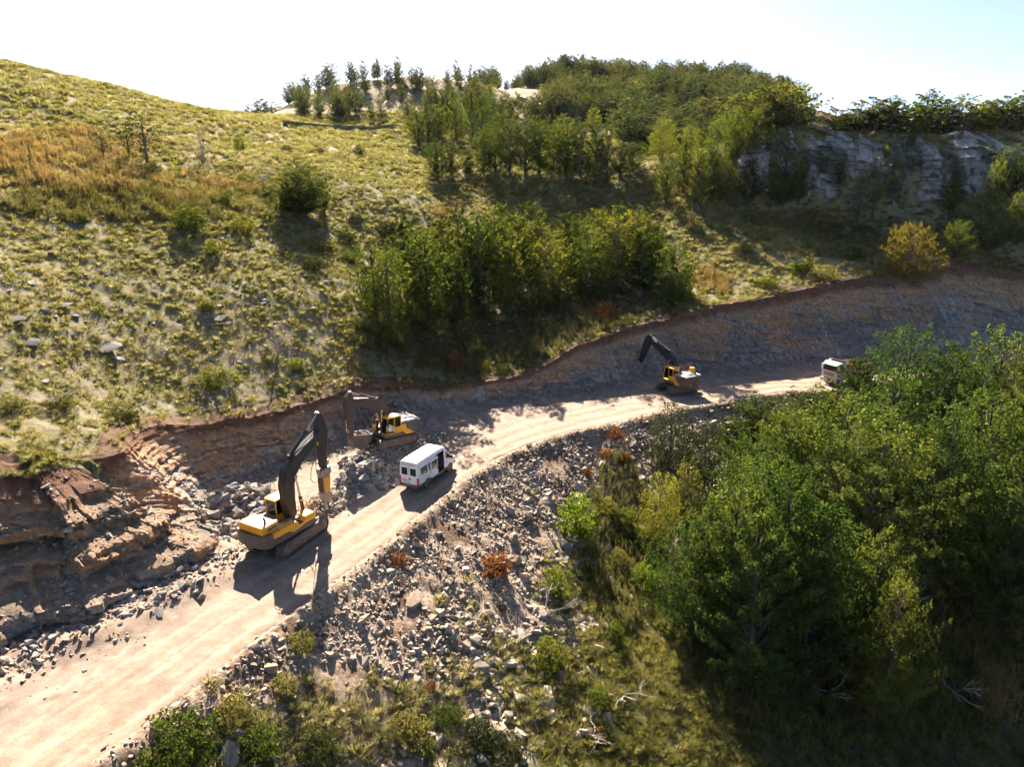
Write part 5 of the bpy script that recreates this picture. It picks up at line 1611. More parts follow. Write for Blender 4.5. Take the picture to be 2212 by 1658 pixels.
def mesh_with(kind, i, mk):
    key = (kind, i, mk)
    if key not in _mv:
        tm, cm = TREES[kind][i]
        t2 = tm.copy(); t2.materials.clear(); t2.materials.append(M['dead' if kind == 'bare' else 'bark'])
        c2 = None
        if cm:
            c2 = cm.copy(); c2.materials.clear(); c2.materials.append(M[mk])
        _mv[key] = (t2, c2)
    return _mv[key]


def plant(name, kind, p, hgt, wid, mk, label, cat, group, vi=None):
    n = len(TREES[kind])
    i = random.randrange(n) if vi is None else vi
    t2, c2 = mesh_with(kind, i, mk)
    root = empty(name, p, (0, 0, random.uniform(0, 6.28)))
    root.scale = (wid, wid, hgt)
    link('trunk', t2, root)
    if c2:
        link('crown', c2, root)
    tag(root, label, cat, group)
    return root


def plant_px(name, kind, rows, mk, label, cat, group, wmul=1.0, sink=0.15, vary=0):
    """rows of (px, base py, top py, crown width px or None)"""
    rows = list(rows)
    P, ok = cast([q[0] for q in rows], [q[1] for q in rows])
    out = []
    for q, p, k in zip(rows, P, ok):
        if not k:
            continue
        _, dy, dz = raydir(q[0], q[2] + random.uniform(-0.8, 1.2) * vary)
        ht = CAMZ + dz / dy * p[1] - p[2]
        ht = max(0.4, ht)
        r0 = {'near': 3.3, 'mid': 2.3, 'far': 2.9, 'round': 4.9, 'bush': 7.2, 'thin': 2.2, 'bare': 2.6}[kind]
        if len(q) > 3 and q[3]:
            zc = p[1] * CP - (p[2] - CAMZ) * SP
            wd = q[3] * S22 / FPX * zc
            ws = wd / (2 * r0)
        else:
            ws = ht / 10 * random.uniform(0.85, 1.2)
        lab = label(q) if callable(label) else label
        out.append(plant(name, kind, (p[0], p[1], p[2] - sink), ht / 10, ws * wmul, mk if isinstance(mk, str) else random.choice(mk), lab, cat, group))
    return out


ORD = 'first second third fourth fifth sixth seventh eighth ninth tenth eleventh twelfth thirteenth'.split()


def tiered(rows, base, where, tiers):
    """a label for each row of plants: which tier up the slope, and its place along it"""
    names = {2: ('lower', 'upper'), 3: ('lowest', 'middle', 'highest')}[tiers]
    od = sorted(range(len(rows)), key=lambda i: -rows[i][1])
    lab = {}
    n = -(-len(od) // tiers)
    for k in range(tiers):
        grp = sorted(od[k * n:(k + 1) * n], key=lambda i: rows[i][0])
        for j, i in enumerate(grp):
            lab[rows[i]] = '%s, %s from the left in the %s row of %s' % (base, ORD[j], names[k], where)
    return lambda q: lab[q]


LF = ('leaf', 'leaf_deep', 'leaf_deep')
# trees below the road on the right
THICKET = [
    (1560, 1400, 1020, 235), (1665, 1410, 980, 245), (1615, 1480, 1110, 260), (1500, 1380, 1095, 190), (1620, 1330, 985, 200), (1745, 1440, 1070, 250), (1680, 1150, 870, 230), (1790, 1180, 835, 240), (1905, 1130, 790, 220),
    (1930, 990, 700, 190), (2020, 1020, 735, 200), (2115, 1010, 705, 190), (2205, 1040, 720, 190), (1850, 1270, 900, 280), (1985, 1260, 870, 230),
    (1860, 1450, 1130, 170), (2140, 1360, 985, 220), (2230, 1390, 1010, 210), (1620, 1190, 930, 190), (2090, 1200, 830, 220), (2200, 1220, 840, 210)]
plant_px('beech_tree', 'near', THICKET,
    LF, tiered(THICKET, 'tall beech', 'the thicket below the road', 3), 'tree', 'trees in the thicket below the road')
plant_px('beech_tree', 'near', [(1905, 1560, 1240, 150)], 'leaf', 'slim beech tree standing alone at the shaded lower edge of the thicket', 'tree', None)
plant_px('young_tree', 'mid', [(1640, 960, 850, 120), (1745, 940, 830, 110), (1845, 900, 760, 110), (1580, 1000, 905, 100), (1700, 985, 880, 110), (1800, 960, 840, 120)], 'leaf',
         'young tree on the outer edge of the road beyond the far excavator', 'tree', 'young trees along the road edge')
plant_px('shrub', 'round', [(1445, 1020, 855, 120), (1520, 1050, 905, 110)], 'leaf_dark', 'dark shrub at the road edge in front of the far excavator', 'shrub', 'dark shrubs at the road edge')
plant_px('shrub', 'round', [(1420, 1180, 1010, 110), (1480, 1130, 985, 90)], 'leaf', 'pale green shrub between the scree and the thicket', 'shrub', 'pale shrubs beside the thicket')

# grove in the gully above the bank
GROVE = [
    (815, 690, 500), (845, 740, 520, 80), (880, 655, 480), (925, 715, 500), (905, 620, 470), (960, 660, 470), (1000, 625, 450), (990, 720, 530), (1035, 665, 465), (1070, 630, 455), (1100, 690, 500),
    (1120, 640, 462), (1160, 615, 470), (1185, 670, 505), (1205, 635, 480), (1240, 610, 445), (1265, 655, 480), (1290, 600, 450), (1330, 625, 462), (1345, 590, 455), (1385, 640, 480), (1420, 625, 490), (1450, 660, 500),
    (1478, 645, 540), (1410, 590, 485), (950, 590, 460), (1080, 590, 440), (1300, 650, 500), (870, 590, 490), (1145, 580, 450), (1220, 575, 450), (1375, 575, 460)]
plant_px('grove_tree', 'mid', GROVE,
    'leaf', tiered(GROVE, 'slender tree', 'the grove above the cut', 3), 'tree', 'trees of the grove in the gully', 1.2, vary=26)
plant_px('young_tree', 'thin', [(1010, 770, 690, 45)], 'leaf', 'thin pale young tree on the shaded slope below the grove', 'tree', None)

# upper wood
WOODEDGE = [
    (905, 320, 225, 50), (925, 315, 215, 50), (948, 300, 220, 50), (985, 305, 205, 45), (1020, 300, 195, 45), (1050, 315, 205, 45), (1085, 330, 230, 45), (1115, 330, 240, 45),
    (1045, 378, 268, 60), (1070, 370, 262, 55), (1100, 375, 250, 60), (1135, 378, 248, 65), (1165, 380, 250, 65), (1195, 372, 262, 60), (1225, 384, 255, 65), (1255, 388, 258, 65), (1285, 392, 256, 70), (1310, 398, 275, 60),
    (1340, 385, 300, 60), (1365, 372, 305, 55), (975, 385, 300, 60), (1010, 372, 320, 45), (1030, 335, 235, 45), (1150, 340, 245, 45), (1185, 335, 245, 45), (1215, 335, 240, 45), (1245, 340, 245, 45)]
plant_px('wood_tree', 'mid', WOODEDGE,
    ('leaf', 'leaf_far', 'leaf'), tiered(WOODEDGE, 'leafy tree', 'the meadow wood edge', 3), 'tree', 'trees at the wood edge above the meadow')
plant_px('wood_tree', 'mid', [(945, 388, 298, 60)], 'leaf', 'bushy tree standing apart at the lower edge of the upper wood', 'tree', None)
plant_px('young_tree', 'thin', [(1275, 425, 350, 40)], 'leaf', 'thin pale young tree in front of the shaded wood edge', 'tree', None)
plant_px('golden_shrub', 'bush', [(1218, 345, 310, 30)], 'leaf_gold', 'small yellow-leaved tree in the shade of the upper wood', 'shrub', None)

# trees on the bare hill
plant_px('hill_tree', 'near', [(655, 470, 343, 125)], 'leaf', 'bushy dark green tree alone on the bare hill', 'tree', None)
plant_px('hill_tree', 'mid', [(648, 468, 362, 95)], 'leaf', 'second tree added inside the lone hill tree to darken its crown', 'tree', None)  # overlapping tree added so the lone crown looks denser and darker
plant_px('hill_tree', 'mid', [(700, 462, 385, 40), (622, 462, 395, 55)], 'leaf', 'small slim tree beside the lone bushy tree on the hill', 'tree', 'small trees beside the lone tree')
plant_px('hill_tree', 'thin', [(318, 352, 240, 75)], 'leaf_dark', 'thin-leaved tree with forked trunk among the fireweed on the hill', 'tree', None)
plant_px('hill_tree', 'thin', [(280, 345, 255, 40), (225, 345, 268, 40)], 'leaf_dark', 'small sparse tree among the fireweed on the hill', 'tree', 'sparse trees among the fireweed')
plant_px('bare_tree', 'bare', [(440, 352, 265, 60)], 'leaf', 'leafless dead tree on the bare hill', 'tree', None)
plant_px('bare_tree', 'bare', [(600, 770, 690, 70)], 'leaf', 'leafless dead sapling on the stony slope above the rock cut', 'tree', None)

# wood round the cliff
plant_px('cliff_tree', 'mid', [
    (1438, 440, 335, 45), (1505, 452, 320, 60), (1558, 448, 325, 45), (1575, 440, 345, 45), (1530, 430, 310, 50), (1475, 420, 300, 50)], ('leaf',), 'slender tree left of the cliff at the top of the meadow', 'tree', 'trees beside the cliff')
plant_px('cliff_tree', 'round', [(1430, 352, 250, 70), (1490, 360, 262, 70), (1545, 365, 245, 75), (1590, 350, 225, 75), (1630, 345, 215, 70)], 'leaf', 'broad tree on the slope left of the cliff', 'tree', 'broad trees left of the cliff')
plant_px('cliff_tree', 'mid', [(1690, 445, 310, 75), (1725, 440, 345, 50)], 'leaf', 'tree growing against the foot of the cliff', 'tree', 'trees at the cliff foot')
plant_px('cliff_tree', 'mid', [(2050, 460, 380, 60), (1615, 440, 335, 60)], ('leaf', 'leaf_dark'), 'bushy tree growing before the shaded cliff face', 'tree', 'bushy trees before the cliff')
plant_px('cliff_tree', 'thin', [(1885, 470, 335, 70), (1848, 500, 375, 55), (1925, 440, 352, 50)], 'leaf', 'thin bright tree in front of the middle of the cliff', 'tree', 'thin trees before the cliff')
plant_px('cliff_tree', 'round', [(2180, 420, 300, 120), (2225, 420, 310, 110), (2140, 470, 330, 60)], 'leaf', 'dense tree at the right end of the cliff', 'tree', 'trees at the right end of the cliff')
plant_px('golden_shrub', 'round', [(1958, 612, 470, 135)], 'leaf_gold', 'large golden-green round bush above the rock cut', 'shrub', None)
plant_px('shrub', 'round', [(2085, 530, 430, 90), (2140, 540, 425, 90), (2195, 530, 400, 90), (2060, 560, 470, 70)], 'leaf', 'dark leafy shrub in the shade below the cliff', 'shrub', 'shrubs in the shade below the cliff')


for q in range(16):
    a_, b_i = random.randrange(20, CV.shape[0] - 20), random.choice((30, 45, 60, 75, 90, 100, 108, 110, 112))
    pc = CV[a_, b_i]
    if 1600 < to_px(*pc)[0] < 2230:
        s_ = random.uniform(0.16, 0.34)
        plant('cliff_shrub', 'bush', (pc[0], pc[1] - 0.4, pc[2] - 0.3), s_, s_ * random.uniform(0.5, 0.8) * 0.5, random.choice(('leaf', 'leaf_dark')), 'shrub clinging to a ledge of the cliff', 'shrub', 'shrubs clinging to the cliff')


def top_trees(rows, kind, mk, label, cat, group, name):
    for px_, D, ty, wpx in rows:
        u, dy, dz = raydir(px_, ty)
        x, y = float(u / dy * D), D
        z = float(land(np.array([x]), np.array([y]))[0])
        ht = CAMZ + float(dz / dy) * D - z
        if ht < 1.0:
            continue
        r0 = {'near': 3.3, 'mid': 2.3, 'far': 2.9, 'round': 4.9}[kind]
        ws = wpx * S22 / FPX * D / (2 * r0)
        plant(name, kind, (x, y, z - 0.2), ht / 10, ws, mk if isinstance(mk, str) else random.choice(mk), label, cat, group)


rows = []
skyl = [(1600, 200), (1660, 185), (1720, 172), (1750, 215), (1800, 222), (1860, 218), (1900, 208), (1960, 215), (2010, 205), (2060, 205), (2110, 215), (2140, 222), (2170, 200), (2230, 190)]
for q in range(34):
    px_ = 1600 + q * 19 + random.uniform(-8, 8)
    if 1745 < px_ < 1800:
        continue
    rows.append((px_, random.uniform(160, 171), np.interp(px_, [a for a, b in skyl], [b for a, b in skyl]) + random.uniform(-12, 24), random.uniform(60, 125)))
top_trees(rows, 'far', ('leaf_far', 'leaf'), 'bushy tree on the skyline above the cliff', 'tree', 'trees on the skyline above the cliff', 'ridge_tree')
rows = []
for q in range(40):
    px_ = random.uniform(1330, 1680)
    D = random.uniform(185, 260)
    base = np.interp(D, [185, 260], [345, 262])
    rows.append((px_, D, base - random.uniform(60, 90), random.uniform(55, 80)))
top_trees(rows, 'far', ('leaf_far',), 'rounded tree in the wood left of the cliff', 'tree', 'trees of the wood left of the cliff', 'wood_tree')
# knoll
rows = []
kx = [(560, 255, 215), (585, 250, 222), (535, 252, 230)]
for a, b, c in kx:
    rows.append((a, 285, c - 8, 40))
top_trees(rows, 'far', ('leaf_far',), 'tree at the saddle left of the knoll', 'tree', 'trees at the saddle', 'knoll_tree')
for q in range(100):
    px_, D = random.uniform(620, 1040), random.uniform(232, 303)
    u, dy, dz = raydir(px_, 200)
    x_ = float(u / dy * D)
    z_ = float(land(np.array([x_]), np.array([D]))[0])
    h_ = random.uniform(0.5, 0.95)
    if fbm(np.array([x_ / 14]), np.array([D / 14]), 161)[0] < 0.40:
        continue
    plant('knoll_tree', 'far', (x_, D, z_ - 0.2), h_, h_ * random.uniform(0.75, 1.15), 'leaf_far', 'small tree scattered over the rocky knoll', 'tree', 'trees on the rocky knoll')
kr = []
for q in range(44):
    px_ = random.uniform(1010, 1420)
    py_ = random.uniform(205, 300)
    if 1070 < px_ < 1190 and 195 < py_ < 258:
        continue
    kr.append((px_, py_, py_ - random.uniform(34, 58), random.uniform(26, 44)))
plant_px('knoll_tree', 'far', kr, ('leaf_far', 'leaf'), 'tree on the slope between the knoll and the wooded hill', 'tree', 'trees between knoll and wooded hill')

# far wooded hill: reads as one mass
for i, (tm, cm) in enumerate(TREES['far']):
    pass
source('forest_tree', [mesh_with('far', i, 'leaf_far')[1] for i in range(4)], M['leaf_far'])
K = 10000
X = RNG.uniform(-45, 190, K); Y = RNG.uniform(255, 470, K)
Zs = land(X, Y)
px, py = to_px(X, Y, Zs)
keep = (px > 960) & (px < 1700 + 40 * RNG.random(K)) & (py < 266) & (RNG.random(K) < sstep(0.36, 0.54, fbm(X / 20, Y / 20, 143))) & (RNG.random(K) < sstep(940, 1180, px)) & ~((px > 1070) & (px < 1180) & (py > 196) & (py < 245))
X, Y, Zs = X[keep], Y[keep], Zs[keep]
X, Y, Zs = X[:2200], Y[:2200], Zs[:2200]
s = 0.35 + 0.95 * RNG.random(len(X)) ** 1.5 * (0.6 + 0.8 * fbm(X / 30, Y / 30, 141))
scatter('forest', 'forest_tree', np.stack([X, Y, Zs - 0.5], 1), np.stack([X * 0, X * 0, RNG.uniform(0, 6.28, len(X))], 1), np.stack([s * 1.05, s * 1.05, s], 1), 'dense green wood covering the far hill')

# shrubs
plant_px('shrub', 'bush', [(410, 495, 440, 95)], 'leaf', 'low spreading dark green shrub on the hill below the fireweed', 'shrub', None)
plant_px('shrub', 'bush', [(525, 503, 462, 60)], 'leaf', 'round dark green shrub on the hill between the low shrub and the lone tree', 'shrub', None)
HILLSHRUB = [(460, 552, 515, 36), (520, 325, 286, 28), (775, 335, 312, 26), (330, 375, 345, 36), (485, 440, 412, 34), (583, 425, 398, 40), (745, 520, 490, 45), (770, 480, 460, 40), (835, 505, 475, 60), (620, 330, 312, 26),
                           (705, 545, 520, 40), (755, 565, 535, 45), (690, 330, 318, 26), (580, 475, 455, 30), (680, 585, 550, 45)]
plant_px('shrub', 'bush', HILLSHRUB, ('leaf', 'leaf_dark'), tiered(HILLSHRUB, 'small dark shrub', 'hill shrubs', 2), 'shrub', 'small shrubs on the bare hill')
plant_px('shrub', 'bush', [(470, 832, 785, 72), (270, 905, 862, 70), (130, 880, 850, 60), (450, 670, 645, 45), (30, 880, 850, 50), (640, 800, 770, 40)], ('leaf', 'grass_green'), 'low green shrub near the crest of the rock cut', 'shrub', 'shrubs near the crest of the cut')
plant_px('shrub', 'bush', [(1840, 560, 530, 50), (1730, 590, 560, 60), (1780, 605, 570, 60), (1500, 500, 475, 40), (1600, 545, 520, 40), (1660, 620, 590, 50)], ('leaf', 'grass_green'), 'small shrub in the meadow above the far end of the cut', 'shrub', 'shrubs in the upper meadow')
plant_px('lime_shrub', 'bush', [(1245, 1165, 1058, 82)], 'leaf_lime', 'bright lime-green bush at the foot of the scree', 'shrub', None)
plant_px('shrub', 'bush', [(1198, 1285, 1222, 48)], 'leaf', 'dark green shrub among stones below the scree', 'shrub', None)
plant_px('shrub', 'bush', [(1185, 1440, 1375, 80)], 'leaf', 'grey-green shrub in the middle of the lower slope', 'shrub', None)
plant_px('shrub', 'bush', [(395, 1640, 1535, 165)], 'leaf', 'large leafy shrub beside the road at the bottom edge', 'shrub', None)
LOWSHRUB = [(510, 1560, 1500, 85), (560, 1625, 1565, 90), (655, 1405, 1362, 60), (690, 1640, 1560, 90), (905, 1620, 1545, 85), (1040, 1610, 1550, 80), (1100, 1640, 1590, 70), (870, 1590, 1540, 70), (620, 1500, 1450, 60), (960, 1560, 1520, 60)]
plant_px('shrub', 'bush', LOWSHRUB,
         ('leaf', 'grass_green', 'leaf_dark'), tiered(LOWSHRUB, 'low shrub', 'slope shrubs', 2), 'shrub', 'shrubs on the slope below the road')
plant_px('shrub', 'bush', [(1330, 1390, 1340, 50), (1380, 1180, 1140, 50), (1350, 1140, 1095, 50), (1335, 1230, 1180, 45), (1390, 1270, 1215, 60), (1400, 1100, 1060, 45), (1310, 1110, 1075, 50), (1290, 1530, 1480, 50)],
         ('grass_green', 'leaf_lime', 'leaf'), 'light green shrub between the scree and the thicket', 'shrub', 'light shrubs along the thicket edge')
plant_px('withered_shrub', 'bush', [(1072, 1242, 1192, 66)], 'leaf_rust', 'withered rust-brown shrub lying in the scree', 'shrub', None)
plant_px('withered_shrub', 'bush', [(860, 1215, 1192, 40), (1330, 945, 922, 34), (1085, 1320, 1305, 22), (1270, 1030, 1005, 24), (1310, 985, 965, 26), (1350, 1000, 975, 30), (930, 1490, 1470, 30), (1290, 1590, 1570, 30)], 'leaf_rust',
         'small withered orange shrub on the slope below the road', 'shrub', 'small withered shrubs below the road')
plant_px('withered_shrub', 'bush', [(1262, 640, 600, 46), (1305, 690, 650, 50), (985, 800, 760, 40)], 'leaf_rust', 'rust-orange bush at the shaded lower edge of the grove', 'shrub', 'rust-orange bushes below the grove')


# ------------------------------------------------------------------ grass, weeds
def tuft_mesh(seed, n, hgt, rad, wid, droop=0.35):
    rng = np.random.default_rng(seed)
    V, F = [], []
    for b in range(n):
        a = rng.uniform(0, 6.283); q = math.sqrt(rng.uniform(0, 1)) * rad * 0.55
        tilt = rng.uniform(0.1, 0.95)
        L = hgt * rng.uniform(0.6, 1.15)
        base = np.array([q * math.cos(a), q * math.sin(a), 0])
        hd = np.array([math.cos(a), math.sin(a), 0]); sd = np.array([-math.sin(a), math.cos(a), 0]) * wid * rng.uniform(0.6, 1.3)
        m = base + hd * L * 0.45 * tilt + np.array([0, 0, L * 0.62])
        e = base + hd * L * (0.95 * tilt + 0.1) + np.array([0, 0, L * (1.0 - droop * tilt)])
        i = len(V)
        V += [base - sd, base + sd, m + sd * 0.8, m - sd * 0.8, e]
        F += [(i, i + 1, i + 2, i + 3), (i + 3, i + 2, i + 4, i + 4)]
    me = bpy.data.meshes.new('tuft')
    me.from_pydata([tuple(v) for v in V], [], [f[:3] if f[2] == f[3] else f for f in F])
    return me


def weed_mesh(seed, n, hgt, rad):
    rng = np.random.default_rng(seed)
    V, F, mi = [], [], []
    for s in range(n):
        x, y = rng.normal(0, rad, 2)
        h = hgt * rng.uniform(0.7, 1.15)
        lx, ly = rng.normal(0, 0.08, 2)
        for k in range(16):
            t = (k + 0.5) / 16
            a = rng.uniform(0, 6.28)
            c = np.array([x + lx * t, y + ly * t, h * t])
            L = 0.16 * (1.1 - 0.6 * t) * rng.uniform(0.7, 1.2)
            d = np.array([math.cos(a), math.sin(a), 0.35]); w = np.array([-math.sin(a), math.cos(a), 0]) * 0.03
            i = len(V)
            V += [c - w, c + d * L * 0.5 + w * 1.6, c + d * L, c + d * L * 0.5 - w * 1.6]
            F.append((i, i + 1, i + 2, i + 3)); mi.append(1 if t > 0.8 else 0)
        i = len(V)
        V += [np.array([x - .012, y, 0]), np.array([x + .012, y, 0]), np.array([x + lx, y + ly, h])]
        F.append((i, i + 1, i + 2)); mi.append(0)
    me = bpy.data.meshes.new('weed')
    me.from_pydata([tuple(v) for v in V], [], F)
    return me, mi


TUFTS = [tuft_mesh(700 + i, 38, (0.55, 0.48, 0.62, 0.42)[i], (0.45, 0.5, 0.4, 0.5)[i], 0.022) for i in range(4)]
source('tussock', [m.copy() for m in TUFTS], M['grass'])
source('tussock_green', [m.copy() for m in TUFTS], M['grass_green'])
FINE = [tuft_mesh(710 + i, 80, (0.55, 0.48, 0.62, 0.42)[i], (0.5, 0.55, 0.45, 0.5)[i], 0.014) for i in range(4)]
source('fine_tussock', [m.copy() for m in FINE], M['grass'])
source('fine_tussock_green', [m.copy() for m in FINE], M['grass_green'])
WD_ = []
for i in range(3):
    me, mi = weed_mesh(720 + i, 8, 1.0, 0.35)
    mi = mi if i == 0 else [0] * len(mi)
    me.materials.append(M['weed']); me.materials.append(M['pink'])
    me.polygons.foreach_set('material_index', np.array(mi, np.int32))
    WD_.append(me)
source('fireweed', WD_, M['weed'])
GW = []
for i in range(3):
    me, mi = weed_mesh(730 + i, 7, 1.0, 0.3)
    GW.append(me)
source('green_weed', GW, M['grass_green'])

# the bare hill
K = 190000
ang = RNG.uniform(-0.72, 0.72, K); rad = np.sqrt(RNG.uniform(34 ** 2, 250 ** 2, K))
X = rad * np.sin(ang); Y = rad * np.cos(ang)
pk = RNG.random(K) < np.clip((78 / rad) ** 1.15, 0.12, 1.0)
X, Y, rad = X[pk], Y[pk], rad[pk]
Zs, b_, o_, H_ = land(X, Y, True)
px, py = to_px(X, Y, Zs)
nA, nB = fbm(X / 5, Y / 5, 33), fbm(X / 1.3, Y / 1.3, 35, 3)
bareness = sstep(0.50, 0.62, nB * 0.55 + nA * 0.45)
keep = (b_ > 2.0) & (H_ - Zs < 0.3) & in_view(X, Y, Zs, 60, 60) & (RNG.random(len(X)) > 0.72 * bareness)
grove = blob(1130, 700, 330, 120, px, py) > 0.3
keep &= ~(grove & (RNG.random(len(X)) < 0.5))
X, Y, Zs, rad, nA = X[keep], Y[keep], Zs[keep], rad[keep], nA[keep]
px, py = px[keep], py[keep]
s = RNG.uniform(0.34, 0.80, len(X)) * (1 + np.clip(rad - 60, 0, 200) / 95)
nrm_rot = np.stack([RNG.normal(0.12, 0.15, len(X)), RNG.normal(0, 0.15, len(X)), RNG.uniform(0, 6.28, len(X))], 1)
gsel = (nA + 0.18 * RNG.normal(0, 1, len(X)) > 0.53) | (blob(720, 640, 120, 200, px, py) > 0.55) & (RNG.random(len(X)) < 0.6) | (blob(250, 470, 330, 80, px, py) > 0.4) & (RNG.random(len(X)) < 0.5)
scl = np.stack([s * 1.25, s * 1.25, s * 0.85], 1)
scatter('hill_grass', 'tussock', np.stack([X, Y, Zs - 0.03], 1)[~gsel], nrm_rot[~gsel], scl[~gsel], 'dry grass tussocks covering the bare hill')
scatter('hill_grass_green', 'tussock_green', np.stack([X, Y, Zs - 0.03], 1)[gsel], nrm_rot[gsel], scl[gsel], 'greener grass tussocks among the dry ones')
# fringe along the crest of the cut
nl = BV.shape[0]
for nm, ky, cnt in (('crest_grass', 'tussock', 1300), ('crest_grass_green', 'tussock_green', 900)):
    q = RNG.integers(0, nl, cnt)
    P = BV[q, -3] + (BV[q, -2] - BV[q, -3]) * RNG.uniform(-1.0, 0.9, cnt)[:, None]
    kk = in_view(P[:, 0], P[:, 1], P[:, 2], 20, 20) & (fbm(P[:, 0] / 2.5, P[:, 1] / 2.5, 151) > RNG.uniform(0.3, 0.6, cnt))
    P = P[kk]
    P[:, 2] = np.maximum(P[:, 2], hill_z(P[:, 0], P[:, 1])) - 0.05
    scatter(nm, ky, P, rnd_rot(len(P), 0.25), RNG.uniform(0.4, 1.0, len(P)), 'grass overhanging the crest of the cut')

# slope below the road
K = 46000
X = RNG.uniform(-30, 75, K); Y = RNG.uniform(18, 92, K)
b_, o_ = sdist(FOOT, FOOT_N, X, Y), -sdist(EDGE, EDGE_N, X, Y)
k0 = (b_ < 0) & (o_ > 0.2)
X, Y, o_ = X[k0], Y[k0], o_[k0]
Zs = land(X, Y)
nA = fbm(X / 5, Y / 5, 33); gr = fbm(X / 3.2, Y / 3.2, 41)
lim = 10.5 + 8 * (nA - 0.5) - 9.0 * (1 - sstep(28, 42, Y)) + 3 * sstep(60, 75, Y)
keep = in_view(X, Y, Zs, 40, 40) & (o_ + RNG.normal(0, 1.6, len(X)) > lim) & (RNG.random(len(X)) > 0.92 * sstep(0.44, 0.57, gr) * (1 - sstep(13, 19, o_))) & (RNG.random(len(X)) < 1 - 0.55 * sstep(22, 30, o_))
X, Y, Zs, o_ = X[keep], Y[keep], Zs[keep], o_[keep]
px, py = to_px(X, Y, Zs)
gsel = (sstep(1000, 1350, px) + 0.25 * RNG.normal(0, 1, len(X)) > 0.45)
s = RNG.uniform(0.4, 1.15, len(X))
rt_ = rnd_rot(len(X), 0.18)
scl = np.stack([s * 1.2, s * 1.2, s], 1)
scatter('slope_grass', 'fine_tussock', np.stack([X, Y, Zs - 0.03], 1)[~gsel], rt_[~gsel], scl[~gsel], 'dry grass tussocks on the slope below the road')
scatter('slope_grass_green', 'fine_tussock_green', np.stack([X, Y, Zs - 0.03], 1)[gsel], rt_[gsel], scl[gsel], 'green grass on the slope beside the thicket')


def px_patch(cx, cy, rx, ry, n):
    a, q = RNG.uniform(0, 6.283, n), np.sqrt(RNG.uniform(0, 1, n)) 
    P, ok = cast(cx + rx * q * np.cos(a), cy + ry * q * np.sin(a))
    return P[ok]


FW = np.vstack([px_patch(*a) for a in [(170, 315, 210, 36, 620), (120, 380, 200, 42, 560), (380, 410, 130, 34, 300), (520, 400, 60, 18, 120), (1010, 480, 90, 40, 260), (1290, 460, 40, 25, 120), (1540, 600, 45, 40, 160),
                                       (1720, 480, 110, 22, 220), (1430, 400, 80, 22, 160), (1270, 655, 55, 35, 150), (2150, 1490, 40, 70, 120), (1130, 300, 70, 30, 160), (650, 420, 30, 12, 30), (2130, 570, 70, 15, 80)]])
FW = FW[fbm(FW[:, 0] / 4, FW[:, 1] / 4, 171) > 0.40]
rt_ = rnd_rot(len(FW), 0.12)
scatter('fireweed', 'fireweed', FW - np.array((0, 0, 0.05)), rt_, RNG.uniform(0.7, 1.25, len(FW)), 'tall reddish fireweed in drifts on the hill')
UG = np.vstack([px_patch(*a) for a in [(1090, 720, 330, 90, 1500), (1000, 560, 180, 60, 500), (480, 420, 200, 60, 500), (250, 440, 250, 40, 500), (1880, 520, 260, 40, 500), (1850, 1450, 330, 170, 700), (1330, 1180, 70, 200, 420), (2050, 1350, 180, 250, 400)]])
scatter('undergrowth', 'green_weed', UG - np.array((0, 0, 0.05)), rnd_rot(len(UG), 0.15), RNG.uniform(0.6, 1.3, len(UG)), 'green weeds growing under and around the groves')


# ------------------------------------------------------------------ dead branches, dry stone wall
def dead_branch(seed, size):
    rng = random.Random(seed)
    b = MB()

    def grow(p, d, L, r, depth):
        q = [p]
        for _ in range(3):
            d = (d + Vector((rng.gauss(0, .25), rng.gauss(0, .25), rng.gauss(0, .14)))).normalized()
            p = p + d * L / 3
            q.append(p)
        b.tube([tuple(v) for v in q], [r, r * 0.8, r * 0.65, r * 0.5], 4)
        if depth:
            for _ in range(3):
                k = rng.randrange(1, 4)
                dd = (d + Vector((rng.gauss(0, .7), rng.gauss(0, .7), rng.gauss(0.05, .35)))).normalized()
                grow(q[k], dd, L * 0.62, r * 0.5, depth - 1)
    for k in range(3):
        a = rng.uniform(0, 6.28)
        grow(Vector((0, 0, 0.1)), Vector((math.cos(a), math.sin(a), 0.35)).normalized(), size, 0.028 * size + 0.02, 2)
    return b


for i, (a, c, sz, lab) in enumerate([(1180, 1330, 1.6, 'bleached dead branches sprawled in the middle of the lower slope'), (1300, 1480, 1.5, 'bleached dead branch beside the grass below the thicket'),
                                     (1345, 1510, 1.3, 'forked bleached branch at the edge of the thicket shade'), (125, 872, 1.6, 'grey dead branch above the stepped rock ledges'), (570, 390, 2.6, 'tangle of dead branches left of the lone hill tree'),
                                     (1300, 1600, 1.2, 'pale dead twigs on the gravel near the bottom edge'), (1960, 1290, 1.8, 'reddish dead branch in the gap of the thicket'), (2060, 1500, 2.0, 'thin dead branch lying in the shaded corner'),
                                     (1790, 1500, 1.8, 'dead branch lying in the shade under the big beech'), (600, 745, 1.2, 'small pile of dead twigs on the stony slope'), (350, 770, 1.1, 'dead twigs beside the flat slab on the hill')]):
    p, _ = cast([a], [c])
    o = dead_branch(900 + i, sz).build('dead_branch', M['dead'], smooth=True)
    o.location = p[0] + np.array((0, 0, 0.1))
    tag(o, lab, 'branch', 'dead branches')

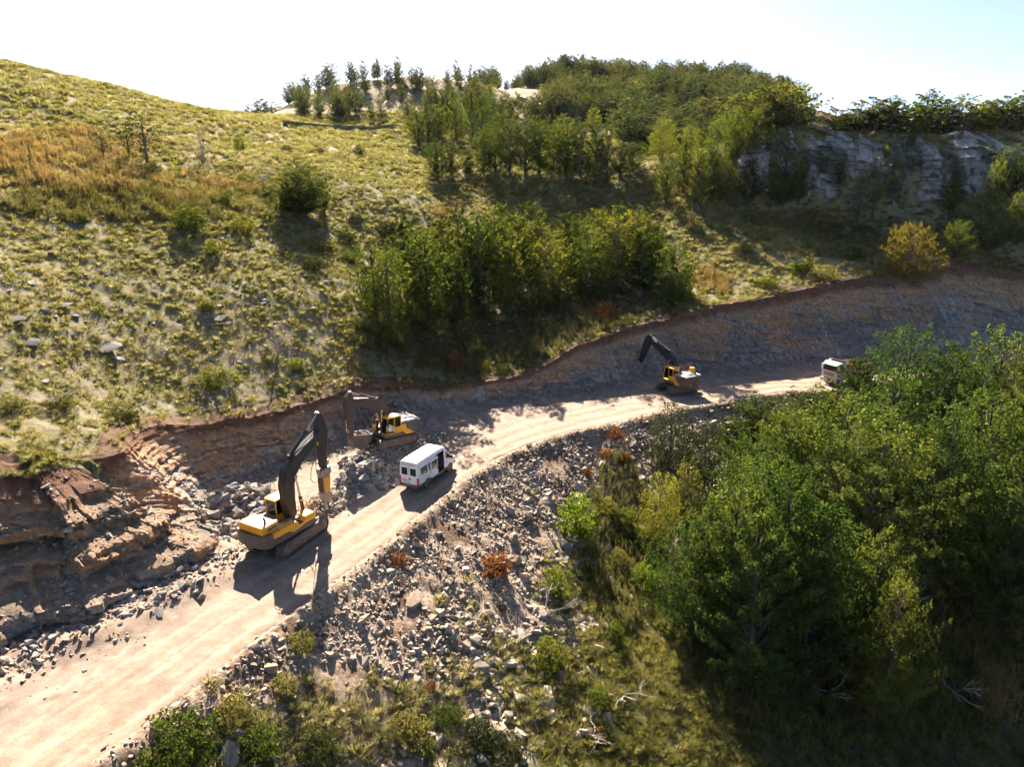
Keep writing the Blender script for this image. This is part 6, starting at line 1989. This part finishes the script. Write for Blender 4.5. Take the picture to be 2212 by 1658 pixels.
P, _ = cast(np.linspace(612, 850, 40), np.interp(np.linspace(612, 850, 40), [612, 700, 800, 850], [271, 279, 283, 278]))
sw = MB()
rq = random.Random(5)
for row in range(3):
    for i in range(len(P) - 1):
        a, b_v = Vector(P[i]), Vector(P[i + 1])
        dirv = (b_v - a)
        for k in range(3):
            c = a + dirv * ((k + 0.5 + 0.3 * (row % 2)) / 3) + Vector((0, rq.gauss(0, .08), 0.15 + 0.42 * row))
            sw.obox(c, dirv.normalized(), dirv.length / 6.6 * rq.uniform(.75, 1), Vector((-dirv.y, dirv.x, 0)).normalized(), 0.4 * rq.uniform(.8, 1.1), (0, 0, 1), 0.20 * rq.uniform(.8, 1.05))
wl_ = empty('dry_stone_wall', tuple(P[20]))
wob = sw.build('stone_courses', M['rock_pale'], wl_)
wob.location = -Vector(P[20])
wob['kind'] = 'stuff'
tag(wl_, 'low grey dry stone wall across the saddle below the knoll', 'wall')
# pale rock showing on the knoll and on the slope behind the upper wood
def outcrop(rows, label, group):
    for a, c, sz in rows:
        p, _ = cast([a], [c])
        rock_thing(p[0] + np.array((0, 0, 0.1)), sz, 'rock_pale', label, group, 0.15, 0.55)


outcrop([(random.uniform(1075, 1190), random.uniform(205, 240), random.uniform(3, 6)) for _ in range(24)], 'pale limestone outcrop on the slope behind the upper wood', 'outcrops behind the upper wood')
outcrop([(random.uniform(860, 1000), random.uniform(182, 205), random.uniform(2, 4)) for _ in range(14)], 'grey limestone outcrop on top of the knoll', 'outcrops on the knoll')
outcrop([(random.uniform(1350, 1420), random.uniform(300, 330), random.uniform(2, 4)) for _ in range(6)], 'pale rock between trees above the wood edge', 'rocks above the wood edge')

# ------------------------------------------------------------------ thin haze over the valley
hx_ = float(np.abs(GX).max()) + 6
hz = MB().box(-hx_, hx_, -60, float(GY.max()) + 6, float(min(GZ.min(), RZ.min(), BV[..., 2].min())) - 1, float(max(GZ.max(), CAMZ)) + 14)
hm, nt, nn, ll, out = new_mat('haze_air')
pv = N(nt, 'ShaderNodeVolumePrincipled', Density=0.00003)
pv.inputs['Color'].default_value = (0.92, 0.95, 1.0, 1)
pv.inputs['Anisotropy'].default_value = 0.0
ll.new(pv.outputs[0], out.inputs['Volume'])
ho = hz.build('haze', hm)
tag(ho, 'thin haze', kind='stuff')
